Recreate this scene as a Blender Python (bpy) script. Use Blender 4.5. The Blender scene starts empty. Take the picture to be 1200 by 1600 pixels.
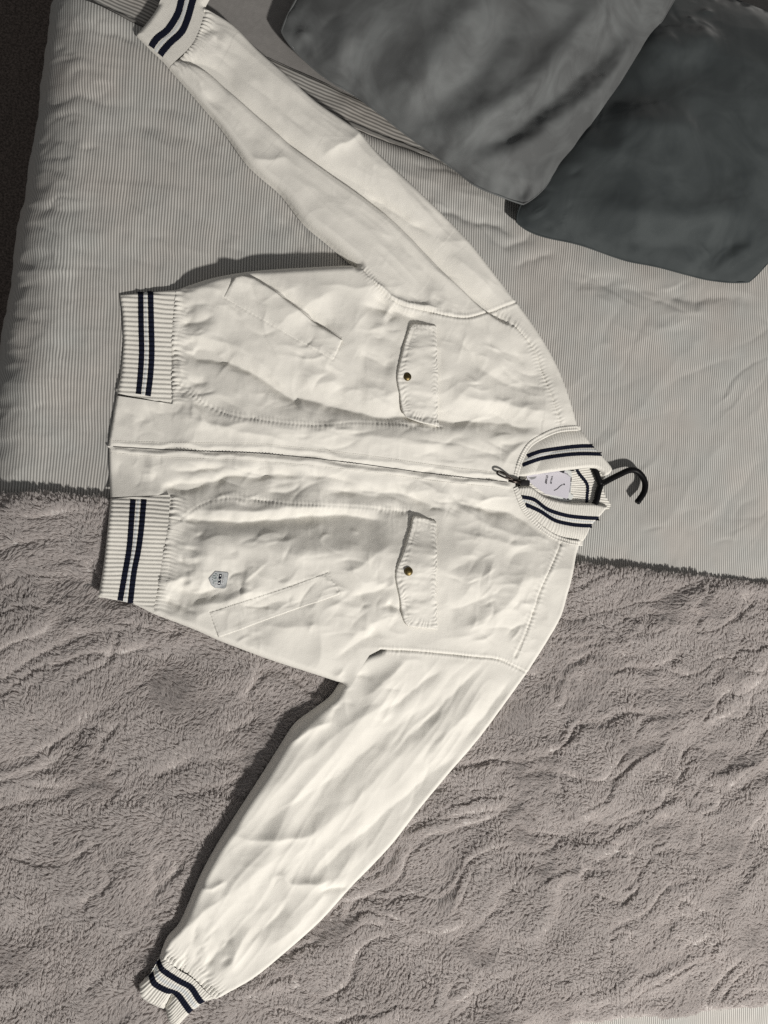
import bpy, math, numpy as np
from mathutils import Vector, Matrix

# ---------------------------------------------------------------- camera, light, exposure
sc = bpy.context.scene
COL = sc.collection
PHI = math.radians(14.6)          # camera leans over the bed from its left side
DIST = 1.2
SP, CP = math.sin(PHI), math.cos(PHI)
cam_d = bpy.data.cameras.new("camera")
cam_d.sensor_fit = 'VERTICAL'; cam_d.sensor_height = 34.6; cam_d.lens = 26.0
cam_d.clip_start = 0.02; cam_d.clip_end = 50
cam = bpy.data.objects.new("camera", cam_d); COL.objects.link(cam)
cam.matrix_world = Matrix(((CP, 0, -SP, -DIST*SP), (0, 1, 0, 0), (SP, 0, CP, DIST*CP), (0, 0, 0, 1)))
sc.camera = cam

world = bpy.data.worlds.new("World"); sc.world = world; world.use_nodes = True
bg = world.node_tree.nodes["Background"]
bg.inputs[0].default_value = (1.0, 0.98, 0.97, 1); bg.inputs[1].default_value = 0.14

lamp_d = bpy.data.lights.new("room_lamp", 'POINT'); lamp_d.energy = 840; lamp_d.color = (1.0, 0.960, 0.905)
lamp_d.shadow_soft_size = 0.14
lamp = bpy.data.objects.new("room_lamp", lamp_d); COL.objects.link(lamp); lamp.location = (1.85, -2.85, 2.9)

vs = sc.view_settings
vs.view_transform = 'Standard'; vs.look = 'None'; vs.exposure = 0.0; vs.gamma = 1.0; vs.use_curve_mapping = False
sc.cycles.use_denoising = False
sc.cycles.max_bounces = 6; sc.cycles.diffuse_bounces = 4

# ---------------------------------------------------------------- numeric helpers (lengths in millimetres)
FPX = 1202.0
def W(px, py, z=0.0):
    """photo pixel -> bed coordinates (mm) at height z"""
    a = (np.asarray(px, float)-600)/FPX; b = (800-np.asarray(py, float))/FPX
    dx = CP*a + SP; dz = SP*a - CP; dy = b
    t = (z - DIST*1000*CP)/dz
    return np.stack([-DIST*1000*SP + t*dx, t*dy], -1)

def cr(pts, n=8, closed=False):
    """Catmull-Rom through points"""
    p = np.asarray(pts, float)
    if len(p) < 3 and not closed:
        return np.stack([p[0]+(p[-1]-p[0])*t for t in np.linspace(0, 1, n+1)])
    q = np.vstack([p[-1], p, p[0], p[1]]) if closed else np.vstack([2*p[0]-p[1], p, 2*p[-1]-p[-2]])
    out = []
    for i in range(len(q)-3):
        a, b, c, d = q[i:i+4]
        for t in np.arange(n)/n:
            out.append(0.5*((2*b)+(c-a)*t+(2*a-5*b+4*c-d)*t*t+(3*b-a-3*c+d)*t**3))
    if not closed: out.append(p[-1])
    return np.array(out)

def sstep(x, a=0.0, b=1.0):
    t = np.clip((x-a)/(b-a), 0, 1); return t*t*(3-2*t)

_tb = np.random.RandomState(7).rand(8, 256, 256)*2-1
def vn(x, y, seed=0):
    t = _tb[seed % 8]
    x = x+seed*17.3; y = y+seed*9.7
    ix = np.floor(x).astype(np.int64); iy = np.floor(y).astype(np.int64)
    fx = x-ix; fy = y-iy
    fx = fx**3*(fx*(fx*6-15)+10); fy = fy**3*(fy*(fy*6-15)+10)
    g = lambda a, b: t[a & 255, b & 255]
    return (g(ix, iy)*(1-fx)+g(ix+1, iy)*fx)*(1-fy)+(g(ix, iy+1)*(1-fx)+g(ix+1, iy+1)*fx)*fy
def fbm(x, y, seed=0, o=3):
    s = 0; a = 1
    for i in range(o):
        c, d = math.cos(.6*i+.3), math.sin(.6*i+.3)
        s = s+a*vn((x*c-y*d)*2**i, (x*d+y*c)*2**i, seed+i); a *= .5
    return s

def polydist(P, poly, closed=False):
    """distance, signed side (left of travel > 0), arc length at the nearest point"""
    A = poly if not closed else np.vstack([poly, poly[:1]])
    a = A[:-1]; ab = A[1:]-a
    L2 = (ab**2).sum(1)+1e-9; L = np.sqrt(L2)
    cum = np.concatenate([[0], np.cumsum(L)])
    D = np.full(len(P), 1e9); S = np.ones(len(P)); T = np.zeros(len(P))
    for i in range(len(a)):
        ap = P-a[i]
        tt = (ap@ab[i])/L2[i]; t = np.clip(tt, 0, 1)
        d = np.hypot(ap[:, 0]-t*ab[i, 0], ap[:, 1]-t*ab[i, 1])
        m = d < D
        D[m] = d[m]; T[m] = cum[i]+t[m]*L[i]
        cs = ab[i, 0]*ap[:, 1]-ab[i, 1]*ap[:, 0]
        S[m] = np.where(cs[m] >= 0, 1, -1)
    return D, S, T, cum[-1]

def inside(P, poly):
    x, y = P[:, 0], P[:, 1]; r = np.zeros(len(P), bool)
    q = np.roll(poly, -1, 0)
    for (x0, y0), (x1, y1) in zip(poly, q):
        if y0 == y1: continue
        c = ((y0 > y) != (y1 > y)) & (x < (x1-x0)*(y-y0)/(y1-y0)+x0)
        r ^= c
    return r

# ---------------------------------------------------------------- materials
def mat(name, base, rough=0.9, sheen=0.0, metal=0.0, spec=0.3, mottle=0.0, mscale=40, dist=0.0, bump=0.0, bscale=900, coat=0.0, base2=None, sheen_rough=.5):
    m = bpy.data.materials.new(name); m.use_nodes = True
    nt = m.node_tree; b = nt.nodes["Principled BSDF"]
    b.inputs["Base Color"].default_value = (*base, 1)
    b.inputs["Roughness"].default_value = rough; b.inputs["Metallic"].default_value = metal
    b.inputs["Specular IOR Level"].default_value = spec
    b.inputs["Sheen Weight"].default_value = sheen; b.inputs["Sheen Roughness"].default_value = sheen_rough
    b.inputs["Coat Weight"].default_value = coat
    tc = nt.nodes.new("ShaderNodeTexCoord")
    if mottle or base2:
        n = nt.nodes.new("ShaderNodeTexNoise"); n.inputs["Scale"].default_value = mscale; n.inputs["Detail"].default_value = 5; n.inputs["Distortion"].default_value = dist
        nt.links.new(tc.outputs["Object"], n.inputs["Vector"])
        mx = nt.nodes.new("ShaderNodeMix"); mx.data_type = 'RGBA'
        c2 = base2 or tuple(v*(1-mottle) for v in base)
        mr = nt.nodes.new("ShaderNodeMapRange"); mr.inputs[1].default_value = .35; mr.inputs[2].default_value = .65
        nt.links.new(n.outputs["Fac"], mr.inputs[0]); nt.links.new(mr.outputs[0], mx.inputs[0])
        mx.inputs[6].default_value = (*base, 1); mx.inputs[7].default_value = (*c2, 1)
        nt.links.new(mx.outputs[2], b.inputs["Base Color"])
    if bump:
        n2 = nt.nodes.new("ShaderNodeTexNoise"); n2.inputs["Scale"].default_value = bscale; n2.inputs["Detail"].default_value = 3
        nt.links.new(tc.outputs["Object"], n2.inputs["Vector"])
        bp = nt.nodes.new("ShaderNodeBump"); bp.inputs["Strength"].default_value = bump; bp.inputs["Distance"].default_value = .001
        nt.links.new(n2.outputs["Fac"], bp.inputs["Height"]); nt.links.new(bp.outputs[0], b.inputs["Normal"])
    return m

def stripe_mat(name, light, dark, period, duty=.5):
    """woven ticking stripe, stripe coordinate (mm) in the U of the UV map"""
    m = bpy.data.materials.new(name); m.use_nodes = True
    nt = m.node_tree; b = nt.nodes["Principled BSDF"]; N = nt.nodes.new; L = nt.links.new
    b.inputs["Roughness"].default_value = .85; b.inputs["Specular IOR Level"].default_value = .2
    uv = N("ShaderNodeUVMap"); sx = N("ShaderNodeSeparateXYZ"); L(uv.outputs[0], sx.inputs[0])
    d = N("ShaderNodeMath"); d.operation = 'MULTIPLY'; d.inputs[1].default_value = 1000.0/period*2*math.pi; L(sx.outputs[0], d.inputs[0])
    s = N("ShaderNodeMath"); s.operation = 'SINE'; L(d.outputs[0], s.inputs[0])
    r = N("ShaderNodeMapRange"); r.inputs[1].default_value = -.55; r.inputs[2].default_value = .55; L(s.outputs[0], r.inputs[0])
    n = N("ShaderNodeTexNoise"); n.inputs["Scale"].default_value = 9; n.inputs["Detail"].default_value = 4
    tc = N("ShaderNodeTexCoord"); L(tc.outputs["Object"], n.inputs["Vector"])
    mx = N("ShaderNodeMix"); mx.data_type = 'RGBA'; mx.inputs[6].default_value = (*dark, 1); mx.inputs[7].default_value = (*light, 1)
    L(r.outputs[0], mx.inputs[0])
    # faint yarn colour drift, warm to cool
    mx2 = N("ShaderNodeMix"); mx2.data_type = 'RGBA'; mx2.blend_type = 'MULTIPLY'; mx2.inputs[0].default_value = 1
    cr_ = N("ShaderNodeValToRGB"); cr_.color_ramp.elements[0].position = .35; cr_.color_ramp.elements[1].position = .65
    cr_.color_ramp.elements[0].color = (1, .97, .94, 1); cr_.color_ramp.elements[1].color = (.95, .965, .955, 1)
    L(n.outputs["Fac"], cr_.inputs[0]); L(mx.outputs[2], mx2.inputs[6]); L(cr_.outputs[0], mx2.inputs[7])
    L(mx2.outputs[2], b.inputs["Base Color"])
    n2 = N("ShaderNodeTexNoise"); n2.inputs["Scale"].default_value = 700; L(tc.outputs["Object"], n2.inputs["Vector"])
    bp = N("ShaderNodeBump"); bp.inputs["Strength"].default_value = .25; bp.inputs["Distance"].default_value = .001
    L(n2.outputs["Fac"], bp.inputs["Height"]); L(bp.outputs[0], b.inputs["Normal"])
    return m

M = {}
M['cotton'] = mat('off_white_cotton', (.83, .808, .748), .85, sheen=.05, mottle=.035, mscale=30, bump=.4, bscale=900)
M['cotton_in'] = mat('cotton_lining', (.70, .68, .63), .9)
M['rib'] = mat('ribbed_knit', (.81, .788, .728), .95, sheen=.1, mottle=.06, mscale=250, bump=.5, bscale=1500)
M['rib_pale'] = mat('pale_knit_stripe', (.66, .68, .68), .95, bump=.4, bscale=1500)
M['navy'] = mat('navy_knit', (.008, .010, .022), .95, spec=.15, bump=.5, bscale=1500)
M['thread'] = mat('white_thread', (.86, .84, .78), .8)
M['zip_tape'] = mat('dark_zip_tape', (.012, .011, .011), .8)
M['gunmetal'] = mat('gunmetal', (.06, .05, .045), .35, metal=1.0, mottle=.3, mscale=300)
M['brass'] = mat('aged_brass', (.20, .155, .07), .42, metal=1.0, base2=(.10, .075, .035), mscale=500)
M['hanger'] = mat('black_plastic', (.005, .005, .006), .45, spec=.14)
M['card'] = mat('pale_lilac_card', (.66, .64, .70), .5, spec=.4)
M['ink'] = mat('dark_ink', (.03, .03, .035), .6)
M['ink_grey'] = mat('grey_ink', (.28, .28, .29), .6)
M['satin'] = mat('white_satin_label', (.72, .74, .72), .5, bump=.2)
M['patch'] = mat('woven_grey_patch', (.50, .52, .53), .9, mottle=.25, mscale=600, bump=.4)
M['patch_edge'] = mat('patch_edge_thread', (.30, .31, .31), .9)
M['patch_green'] = mat('dark_green_thread', (.10, .15, .15), .9)
M['duvet'] = stripe_mat('ticking_stripe', (.60, .593, .573), (.27, .266, .256), 3.97)
M['band'] = stripe_mat('ticking_stripe_band', (.45, .44, .42), (.19, .186, .178), 5.4)
M['seam_grey'] = mat('grey_seam_cloth', (.17, .165, .155), .9)
M['sheet'] = mat('grey_sheet', (.255, .245, .235), .9, mottle=.1, mscale=120, bump=.3, bscale=600)
M['velvet'] = mat('grey_velvet', (.160, .169, .170), .62, sheen=1.0, sheen_rough=.3, base2=(.100, .104, .105), mscale=11, dist=1.6, bump=.25, bscale=60, spec=.15)
M['velvet_dark'] = mat('dark_grey_velvet', (.060, .069, .071), .72, sheen=.45, sheen_rough=.35, base2=(.039, .046, .048), mscale=9, dist=1.6, bump=.25, bscale=60, spec=.15)
M['fleece'] = mat('fleece_backing', (.50, .48, .465), 1.0)
M['fur'] = mat('fleece_pile', (.71, .672, .655), .8, spec=.1, sheen=.25, mottle=.12, mscale=9)
M['carpet'] = mat('brown_carpet', (.21, .175, .155), 1.0, base2=(.08, .066, .058), mscale=260, bump=1.0, bscale=400)
M['mattress'] = mat('mattress_cloth', (.30, .29, .28), .9)

# ---------------------------------------------------------------- object helpers
def tag(o, label=None, cat=None, group=None, kind=None):
    if label: o["label"] = label
    if cat: o["category"] = cat
    if group: o["group"] = group
    if kind: o["kind"] = kind
    return o
def empty(name, loc_mm):
    o = bpy.data.objects.new(name, None); COL.objects.link(o)
    o.location = [v*.001 for v in loc_mm]; o.empty_display_size = .05
    return o
def rootloc(p):
    while p.parent: p = p.parent
    return np.array(p.location)*1000
def mesh(name, V, F, m, parent=None, smooth=True, uv=None):
    V = np.asarray(V, float)
    me = bpy.data.meshes.new(name)
    org = rootloc(parent) if parent else np.zeros(3)
    V = (V-org)*.001
    if isinstance(F, np.ndarray):
        nf, k = F.shape
        me.vertices.add(len(V)); me.vertices.foreach_set("co", V.ravel())
        me.loops.add(nf*k); me.loops.foreach_set("vertex_index", F.astype(np.int32).ravel())
        me.polygons.add(nf); me.polygons.foreach_set("loop_start", np.arange(nf, dtype=np.int32)*k)
        me.update(calc_edges=True)
    else:
        me.from_pydata([tuple(v) for v in V], [], F)
    me.validate()
    if uv is not None:
        lay = me.uv_layers.new(name="UVMap")
        idx = np.empty(len(me.loops), np.int32); me.loops.foreach_get("vertex_index", idx)
        lay.data.foreach_set("uv", (np.asarray(uv)*.001)[idx].astype(np.float32).ravel())
    me.polygons.foreach_set("use_smooth", np.full(len(me.polygons), smooth))
    me.materials.append(m)
    o = bpy.data.objects.new(name, me); COL.objects.link(o)
    if parent: o.parent = parent
    return o

def gridfill(poly, res):
    """quad grid clipped to a polygon, border vertices snapped to its outline"""
    lo = poly.min(0)-res; hi = poly.max(0)+res
    nx = int((hi[0]-lo[0])/res)+2; ny = int((hi[1]-lo[1])/res)+2
    gx, gy = np.meshgrid(lo[0]+np.arange(nx)*res, lo[1]+np.arange(ny)*res, indexing='ij')
    P = np.stack([gx.ravel(), gy.ravel()], -1)
    c = np.stack([(gx[:-1, :-1]+res/2).ravel(), (gy[:-1, :-1]+res/2).ravel()], -1)
    keep = inside(c, poly).reshape(nx-1, ny-1)
    I = np.arange(nx*ny).reshape(nx, ny)
    Q = np.stack([I[:-1, :-1], I[1:, :-1], I[1:, 1:], I[:-1, 1:]], -1)[keep]
    cnt = np.zeros(nx*ny, int); np.add.at(cnt, Q.ravel(), 1)
    used = cnt > 0; border = used & (cnt < 4)
    bi = np.where(border)[0]
    a = poly; b = np.roll(poly, -1, 0); best = np.full(len(bi), 1e9); q = P[bi].copy()
    for i in range(len(a)):
        ab = b[i]-a[i]; ap = P[bi]-a[i]
        t = np.clip((ap@ab)/((ab@ab)+1e-9), 0, 1)
        pr = a[i]+t[:, None]*ab; d = np.hypot(*(P[bi]-pr).T)
        k = d < best; best[k] = d[k]; q[k] = pr[k]
    P[bi] = q
    remap = np.full(nx*ny, -1); remap[used] = np.arange(used.sum())
    return P[used], remap[Q], remap[bi]

def tube(path, r, n=10, rz=None, caps=True):
    """round (or flattened) tube along a 3-D path, r may vary"""
    p = np.asarray(path, float); r = np.broadcast_to(np.asarray(r, float), (len(p),))
    V = []; F = []
    t = np.gradient(p, axis=0); t /= np.linalg.norm(t, axis=1)[:, None]
    for i in range(len(p)):
        up = np.array([0, 0, 1.]) if abs(t[i, 2]) < .95 else np.array([1., 0, 0])
        s = np.cross(t[i], up); s /= np.linalg.norm(s); u = np.cross(s, t[i])
        for k in range(n):
            a = 2*math.pi*k/n
            V.append(p[i]+s*math.cos(a)*r[i]+u*math.sin(a)*(rz if rz else r[i]))
    for i in range(len(p)-1):
        for k in range(n):
            F.append((i*n+k, i*n+(k+1) % n, (i+1)*n+(k+1) % n, (i+1)*n+k))
    if caps:
        F.append(tuple(range(n-1, -1, -1))); F.append(tuple((len(p)-1)*n+k for k in range(n)))
    return np.array(V), F

# ---------------------------------------------------------------- bed surface
EDGE_PX = [(92, -80), (82, 0), (76, 60), (66, 120), (57, 190), (50, 250), (40, 320), (28, 400), (16, 470), (2, 550), (-14, 620), (-30, 700), (-60, 900), (-90, 1200), (-110, 1500), (-125, 1750)]
_e = W(*np.array(EDGE_PX, float).T, -55.0)
def xedge(y):
    o = np.argsort(_e[:, 1]); return np.interp(y, _e[o, 1], _e[o, 0])-6
RB = 85.0
def bed_roll(X, Y):
    x0 = xedge(Y)+RB; t = np.clip((x0-X)/RB, 0, .985)
    return -(RB-RB*np.sqrt(1-t*t))

TOP_PX = [(-130, 777), (0, 774), (60, 774), (120, 779), (170, 784), (260, 797), (400, 820), (650, 850), (900, 882), (1000, 894), (1100, 906), (1200, 917), (1330, 932)]
BOT_PX = [(1330, 1561), (1200, 1575), (1100, 1584), (960, 1598), (800, 1614), (500, 1640), (-160, 1700)]
_top = W(*cr(TOP_PX, 10).T, 14.0)
_top[:, 1] += 2.6*vn(_top[:, 0]/70, _top[:, 0]*0, 2)
def throw_side(P):
    d, s, t, L = polydist(P, _top)          # travelling right: left = up the photo = off the throw
    return -d*s
THROW_H = 19.0

# folds: (path px, amp mm, width left of travel, width right of travel, taper)
def fold_height(P, folds, zn, warp=2.5, seed=3, power=2.0):
    wx = P[:, 0]+warp*fbm(P[:, 0]/38, P[:, 1]/38, seed); wy = P[:, 1]+warp*fbm(P[:, 0]/38+40, P[:, 1]/38, seed+1)
    Q = np.stack([wx, wy], -1); h = np.zeros(len(P))
    for f in folds:
        pts, amp, wl, wr = f[:4]; tp = f[4] if len(f) > 4 else .25
        px = cr(pts, 5); z = zn(px) if callable(zn) else zn
        c = W(px[:, 0], px[:, 1], z)
        mg = 3*max(wl, wr)
        m = (Q[:, 0] > c[:, 0].min()-mg) & (Q[:, 0] < c[:, 0].max()+mg) & (Q[:, 1] > c[:, 1].min()-mg) & (Q[:, 1] < c[:, 1].max()+mg)
        if not m.any(): continue
        d, s, t, L = polydist(Q[m], c)
        w = np.where(s > 0, wl, wr)
        u = t/L; end = np.minimum(sstep(u, 0, tp), sstep(1-u, 0, tp))*.92+.08*(np.minimum(u, 1-u) > 0)
        h[m] += amp*np.exp(-(d/w)**power)*end
    return h

D_FOLDS = [
 ([(126, 24), (152, 50), (184, 57), (226, 76), (250, 92)], -5, 14, 7),
 ([(74, 87), (121, 87), (147, 102)], -6, 12, 7), ([(78, 60), (110, 66)], -4, 8, 6),
 ([(60, 152), (87, 160), (126, 152), (168, 168), (230, 172)], -6, 14, 8), ([(80, 175), (126, 190)], -4, 9, 6),
 ([(62, 205), (100, 214), (130, 222)], -3, 8, 8), ([(53, 244), (84, 241), (126, 255)], -6, 11, 6), ([(76, 260), (118, 278)], -4, 8, 6),
 ([(42, 310), (66, 323), (110, 331), (160, 336)], -7, 14, 8), ([(52, 341), (105, 373)], -4, 8, 7),
 ([(60, 362), (89, 400), (104, 430), (118, 470)], 3.5, 6, 6), ([(20, 400), (50, 420)], -5, 9, 7), ([(16, 440), (60, 452)], -5, 10, 7),
 ([(10, 480), (45, 500), (90, 505)], -5, 12, 8), ([(20, 520), (80, 530)], -3, 10, 8), ([(50, 640), (80, 628)], -2.5, 6, 5),
 ([(180, 190), (290, 215), (340, 240)], -3, 20, 16), ([(150, 260), (260, 290), (330, 290)], -2.5, 18, 14), ([(300, 330), (360, 380)], -2, 14, 14),
 ([(455, 330), (470, 350), (480, 380), (490, 400)], -4, 7, 9), ([(430, 340), (452, 372), (470, 402)], -3, 6, 8), ([(405, 330), (430, 372)], -2, 6, 8),
 ([(640, 250), (700, 268), (760, 290), (815, 300)], -4, 9, 7), ([(690, 300), (760, 318), (810, 336)], 3, 12, 10),
 ([(665, 338), (705, 339), (760, 352), (806, 366)], -6, 9, 6), ([(600, 262), (690, 290)], 2.5, 10, 10), ([(780, 392), (815, 372), (840, 360)], -4, 7, 9),
 ([(800, 420), (840, 400), (870, 405)], -3, 8, 8), ([(850, 430), (960, 452), (1080, 470), (1190, 462)], -4, 16, 12),
 ([(955, 560), (1050, 500), (1150, 470)], 2, 14, 14), ([(960, 690), (1060, 560), (1120, 520)], 1.6, 12, 14), ([(1010, 850), (1080, 760), (1150, 660)], 1.8, 16, 12), ([(1080, 860), (1170, 740), (1210, 640)], -2, 14, 18),
 ([(60, 600), (130, 640), (170, 660)], -1.6, 12, 12), ([(90, 560), (160, 585)], -1.4, 10, 10)]
_dr = np.random.RandomState(21)
D_FINE = []
def dfine(n, cx, cy, rx, ry, ang, spread, l0, l1, amp):
    for _ in range(n):
        x = cx+_dr.uniform(-rx, rx); y = cy+_dr.uniform(-ry, ry); a = math.radians(ang+_dr.normal(0, spread)); l = _dr.uniform(l0, l1)/2; b = _dr.normal(0, .25)*l
        dx, dy = math.cos(a)*l, -math.sin(a)*l; w = _dr.uniform(2.2, 5)
        D_FINE.append(([(x-dx, y-dy), (x-dy*b/l, y+dx*b/l), (x+dx, y+dy)], amp*_dr.uniform(.4, 1.2)*(1 if _dr.rand() < .35 else -1), w*_dr.uniform(.8, 3), w*_dr.uniform(.8, 3), .45))
dfine(34, 110, 250, 60, 230, -12, 18, 30, 110, 1.5); dfine(26, 280, 300, 90, 140, -30, 30, 30, 120, 1.0); dfine(22, 100, 620, 80, 130, -15, 30, 25, 90, .9); dfine(30, 1040, 620, 150, 150, 50, 22, 50, 200, 1.1)
dfine(20, 1060, 480, 140, 40, -8, 20, 40, 140, 1.4); dfine(20, 730, 310, 80, 60, -25, 25, 25, 90, 1.6); dfine(14, 1080, 820, 110, 60, 45, 25, 40, 130, 1.0)
def duvet_disp(P):
    x, y = P[:, 0], P[:, 1]
    h = 3.0*fbm(x/210, y/210, 1, 2)+1.2*fbm(x/60, y/90, 2, 3)+.35*fbm(x/16, y/26, 5, 2)
    lw = np.exp(-np.clip(x-xedge(y)-40, 0, None)/90)           # gathers along the mattress edge
    h += lw*(2.0*vn(x/95, y/42, 4)-1.6*np.abs(vn(x/60+y/60, y/26, 5))-1.0*np.abs(vn(x/40-y/50, y/14, 6)))
    return h+fold_height(P, [(f[0], f[1]*.42, f[2]*.8, f[3]*.8, .45) if f[0][0][0] < 160 else (f[0], f[1]*.75, f[2], f[3]) for f in D_FOLDS], -4.0, 5, 5, 1.4)+fold_height(P, D_FINE, -4.0, 3, 2, 1.3)

# duvet: parameter u runs across the stripes (arc length over the rolled edge)
EDGE_TOP = [(-60, -100), (75, -34), (135, -2), (230, 42), (330, 96), (470, 157), (565, 199), (640, 229), (700, 250), (750, 269), (790, 285), (840, 292), (1000, 296), (1340, 300)]
_dt = W(*cr(EDGE_TOP, 6).T, -6.0)
def y_top(x): return np.interp(x, _dt[:, 0], _dt[:, 1])
ny_, nu_ = 640, 700
u_vis = np.concatenate([np.linspace(-330, -140, 40, endpoint=False), np.linspace(-140, 1500, nu_)])
v = np.linspace(0, 1, ny_)**1.0
U, Vv = np.meshgrid(u_vis, v, indexing='ij')
ybot = -1020.0
yapprox = ybot+Vv*(900-ybot)
X0 = xedge(yapprox)+RB
th = np.clip(-U/RB, 0, math.pi/2)
extra = np.clip(-U-RB*math.pi/2, 0, None)
Xs = np.where(U > 0, X0+U, X0-RB*np.sin(th))
Ys = ybot+Vv*(y_top(Xs)-ybot)
X0 = xedge(Ys)+RB; Xs = np.where(U > 0, X0+U, X0-RB*np.sin(th))
Zs = np.where(U > 0, 0, -(RB-RB*np.cos(th)))-extra
P2 = np.stack([(Xs-extra*.0).ravel(), Ys.ravel()], -1)
Pd = P2.copy(); Pd[:, 0] -= extra.ravel()
dd = duvet_disp(Pd)
dtop = (y_top(Xs.ravel())-Ys.ravel())
rolltop = 22*(1-np.sqrt(np.clip(1-(1-np.clip(dtop/26, 0, 1))**2, 0, 1)))
rolltop = rolltop*(.2+.8*sstep(Xs.ravel(), -430, -250))
Vd = np.stack([P2[:, 0]-dd*np.sin(th.ravel()), P2[:, 1], Zs.ravel()+dd*np.cos(th.ravel())-rolltop], -1)
I = np.arange(U.size).reshape(U.shape)
Fd = np.stack([I[:-1, :-1], I[1:, :-1], I[1:, 1:], I[:-1, 1:]], -1).reshape(-1, 4)
LEAN = math.tan(math.radians(2.9))
ucoord = np.where(U.ravel() > 0, Xs.ravel(), xedge(Ys.ravel())+RB+U.ravel())
ub = ucoord-LEAN*Ys.ravel()+3.2*fbm(Xs.ravel()/170, Ys.ravel()/140, 6, 2)+.5*vn(Xs.ravel()/30, Ys.ravel()/45, 3)+.35*dd
duvet = mesh("duvet", Vd, Fd, M['duvet'], uv=np.stack([ub, Ys.ravel()], -1))
tag(duvet, "grey and white ticking-striped duvet spread over the bed under the jacket", "duvet")

# folded border strip along the head end of the duvet, stripes running along it, and the seam cord
pe = cr(EDGE_TOP, 14)
Wd = 46
ce = W(pe[:, 0], pe[:, 1], -8.0); ce = ce[ce[:, 0] > xedge(ce[:, 1])+2]
tn = np.gradient(ce, axis=0); tn /= np.hypot(*tn.T)[:, None]; nn = np.stack([-tn[:, 1], tn[:, 0]], -1)
rows = np.linspace(-10, Wd, 30)
Vb = []; uvb = []
for r in rows:
    q = ce+nn*r
    z = -9-.06*np.clip(r, 0, None)+1.5*fbm(q[:, 0]/60, q[:, 1]/40, 2, 3)-5*sstep(r, Wd-7, Wd)+.6*vn(q[:, 0]/7, q[:, 1]/20, 3)
    z = z+bed_roll(q[:, 0], q[:, 1])
    Vb.append(np.stack([q[:, 0], q[:, 1], z], -1)); uvb.append(np.stack([np.full(len(q), r)+1.2*fbm(q[:, 0]/50, q[:, 1]/50, 3), q[:, 0]], -1))
nb = len(ce); Ib = np.arange(nb*len(rows)).reshape(len(rows), nb)
Fb = np.stack([Ib[:-1, :-1], Ib[:-1, 1:], Ib[1:, 1:], Ib[1:, :-1]], -1).reshape(-1, 4)
mesh("border_strip", np.concatenate(Vb), Fb, M['band'], duvet, uv=np.concatenate(uvb))
sp = np.stack([ce[:, 0]+nn[:, 0]*-1, ce[:, 1]+nn[:, 1]*-1, -9+1.0*vn(ce[:, 0]/9, ce[:, 1]/9, 2)+bed_roll(ce[:, 0], ce[:, 1])], -1)
Vt, Ft = tube(sp, 2.6+.7*vn(ce[:, 0]/5, ce[:, 1]/5, 1), 8)
mesh("seam_cord", Vt, Ft, M['seam_grey'], duvet)

# sheet and mattress below, carpet
gx, gy = np.meshgrid(np.linspace(-560, 1400, 160), np.linspace(-1020, 1500, 200), indexing='ij')
xe = xedge(gy.ravel())
zs = -19+1.2*fbm(gx.ravel()/120, gy.ravel()/120, 3, 3)+.6*fbm(gx.ravel()/25, gy.ravel()/25, 4, 2)
Xsh = np.maximum(gx.ravel(), xe+75)
I = np.arange(gx.size).reshape(gx.shape)
Fs = np.stack([I[:-1, :-1], I[1:, :-1], I[1:, 1:], I[:-1, 1:]], -1).reshape(-1, 4)
sheet = mesh("bed_sheet", np.stack([Xsh, gy.ravel(), zs], -1), Fs, M['sheet'])
tag(sheet, "plain grey bed sheet showing between the sleeve cuff and the cushion", "sheet")
def boxv(x0, x1, y0, y1, z0, z1):
    V = np.array([(x, y, z) for x in (x0, x1) for y in (y0, y1) for z in (z0, z1)])
    return V, [(0, 1, 3, 2), (4, 6, 7, 5), (0, 4, 5, 1), (2, 3, 7, 6), (0, 2, 6, 4), (1, 5, 7, 3)]
mv = [(xedge(np.array([-1010.]))[0]+110, -1010), (1400, -1010), (1400, 1490), (xedge(np.array([1490.]))[0]+110, 1490)]
V8 = np.array([(x, y, z) for z in (-330, -30) for x, y in mv])
mattress = mesh("mattress", V8, [(3, 2, 1, 0), (4, 5, 6, 7), (0, 1, 5, 4), (1, 2, 6, 5), (2, 3, 7, 6), (3, 0, 4, 7)], M['mattress'], smooth=False)
tag(mattress, "mattress carrying the sheet and striped duvet", "mattress")
gx, gy = np.meshgrid(np.linspace(-2600, 2200, 60), np.linspace(-2600, 2600, 60), indexing='ij')
I = np.arange(gx.size).reshape(gx.shape)
Fs = np.stack([I[:-1, :-1], I[1:, :-1], I[1:, 1:], I[:-1, 1:]], -1).reshape(-1, 4)
fl = mesh("floor", np.stack([gx.ravel(), gy.ravel(), np.full(gx.size, -520)], -1), Fs, M['carpet']); tag(fl, kind="structure")

# ---------------------------------------------------------------- fleece throw
tp = np.vstack([_top, W(*cr(BOT_PX, 6).T, 14.0)])
def throw_relief(P):
    x, y = P[:, 0], P[:, 1]
    wx = x+40*fbm(x/160, y/160, 1, 2); wy = y+34*fbm(x/150, y/150, 3, 2)
    c, s = math.cos(.22), math.sin(.22); rx = wx*c+wy*s; ry = -wx*s+wy*c
    n = fbm(rx/150, ry/48, 2, 2)
    gate = sstep(vn(x/200, y/200, 5), -.6, .1)
    crease = np.exp(-(n/.15)**2)*gate
    n2 = fbm(rx/95+30, ry/48, 6, 2); crease2 = np.exp(-(n2/.13)**2)*sstep(vn(x/170+9, y/170, 7), -.4, .3)
    h = 7.5*fbm(rx/190, ry/60, 4, 2)-4.3*crease-3.4*crease2+1.0*vn(x/24, y/18, 1)
    return h, crease+crease2
Pt, Qt, Bt = gridfill(tp, 4.0)
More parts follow.
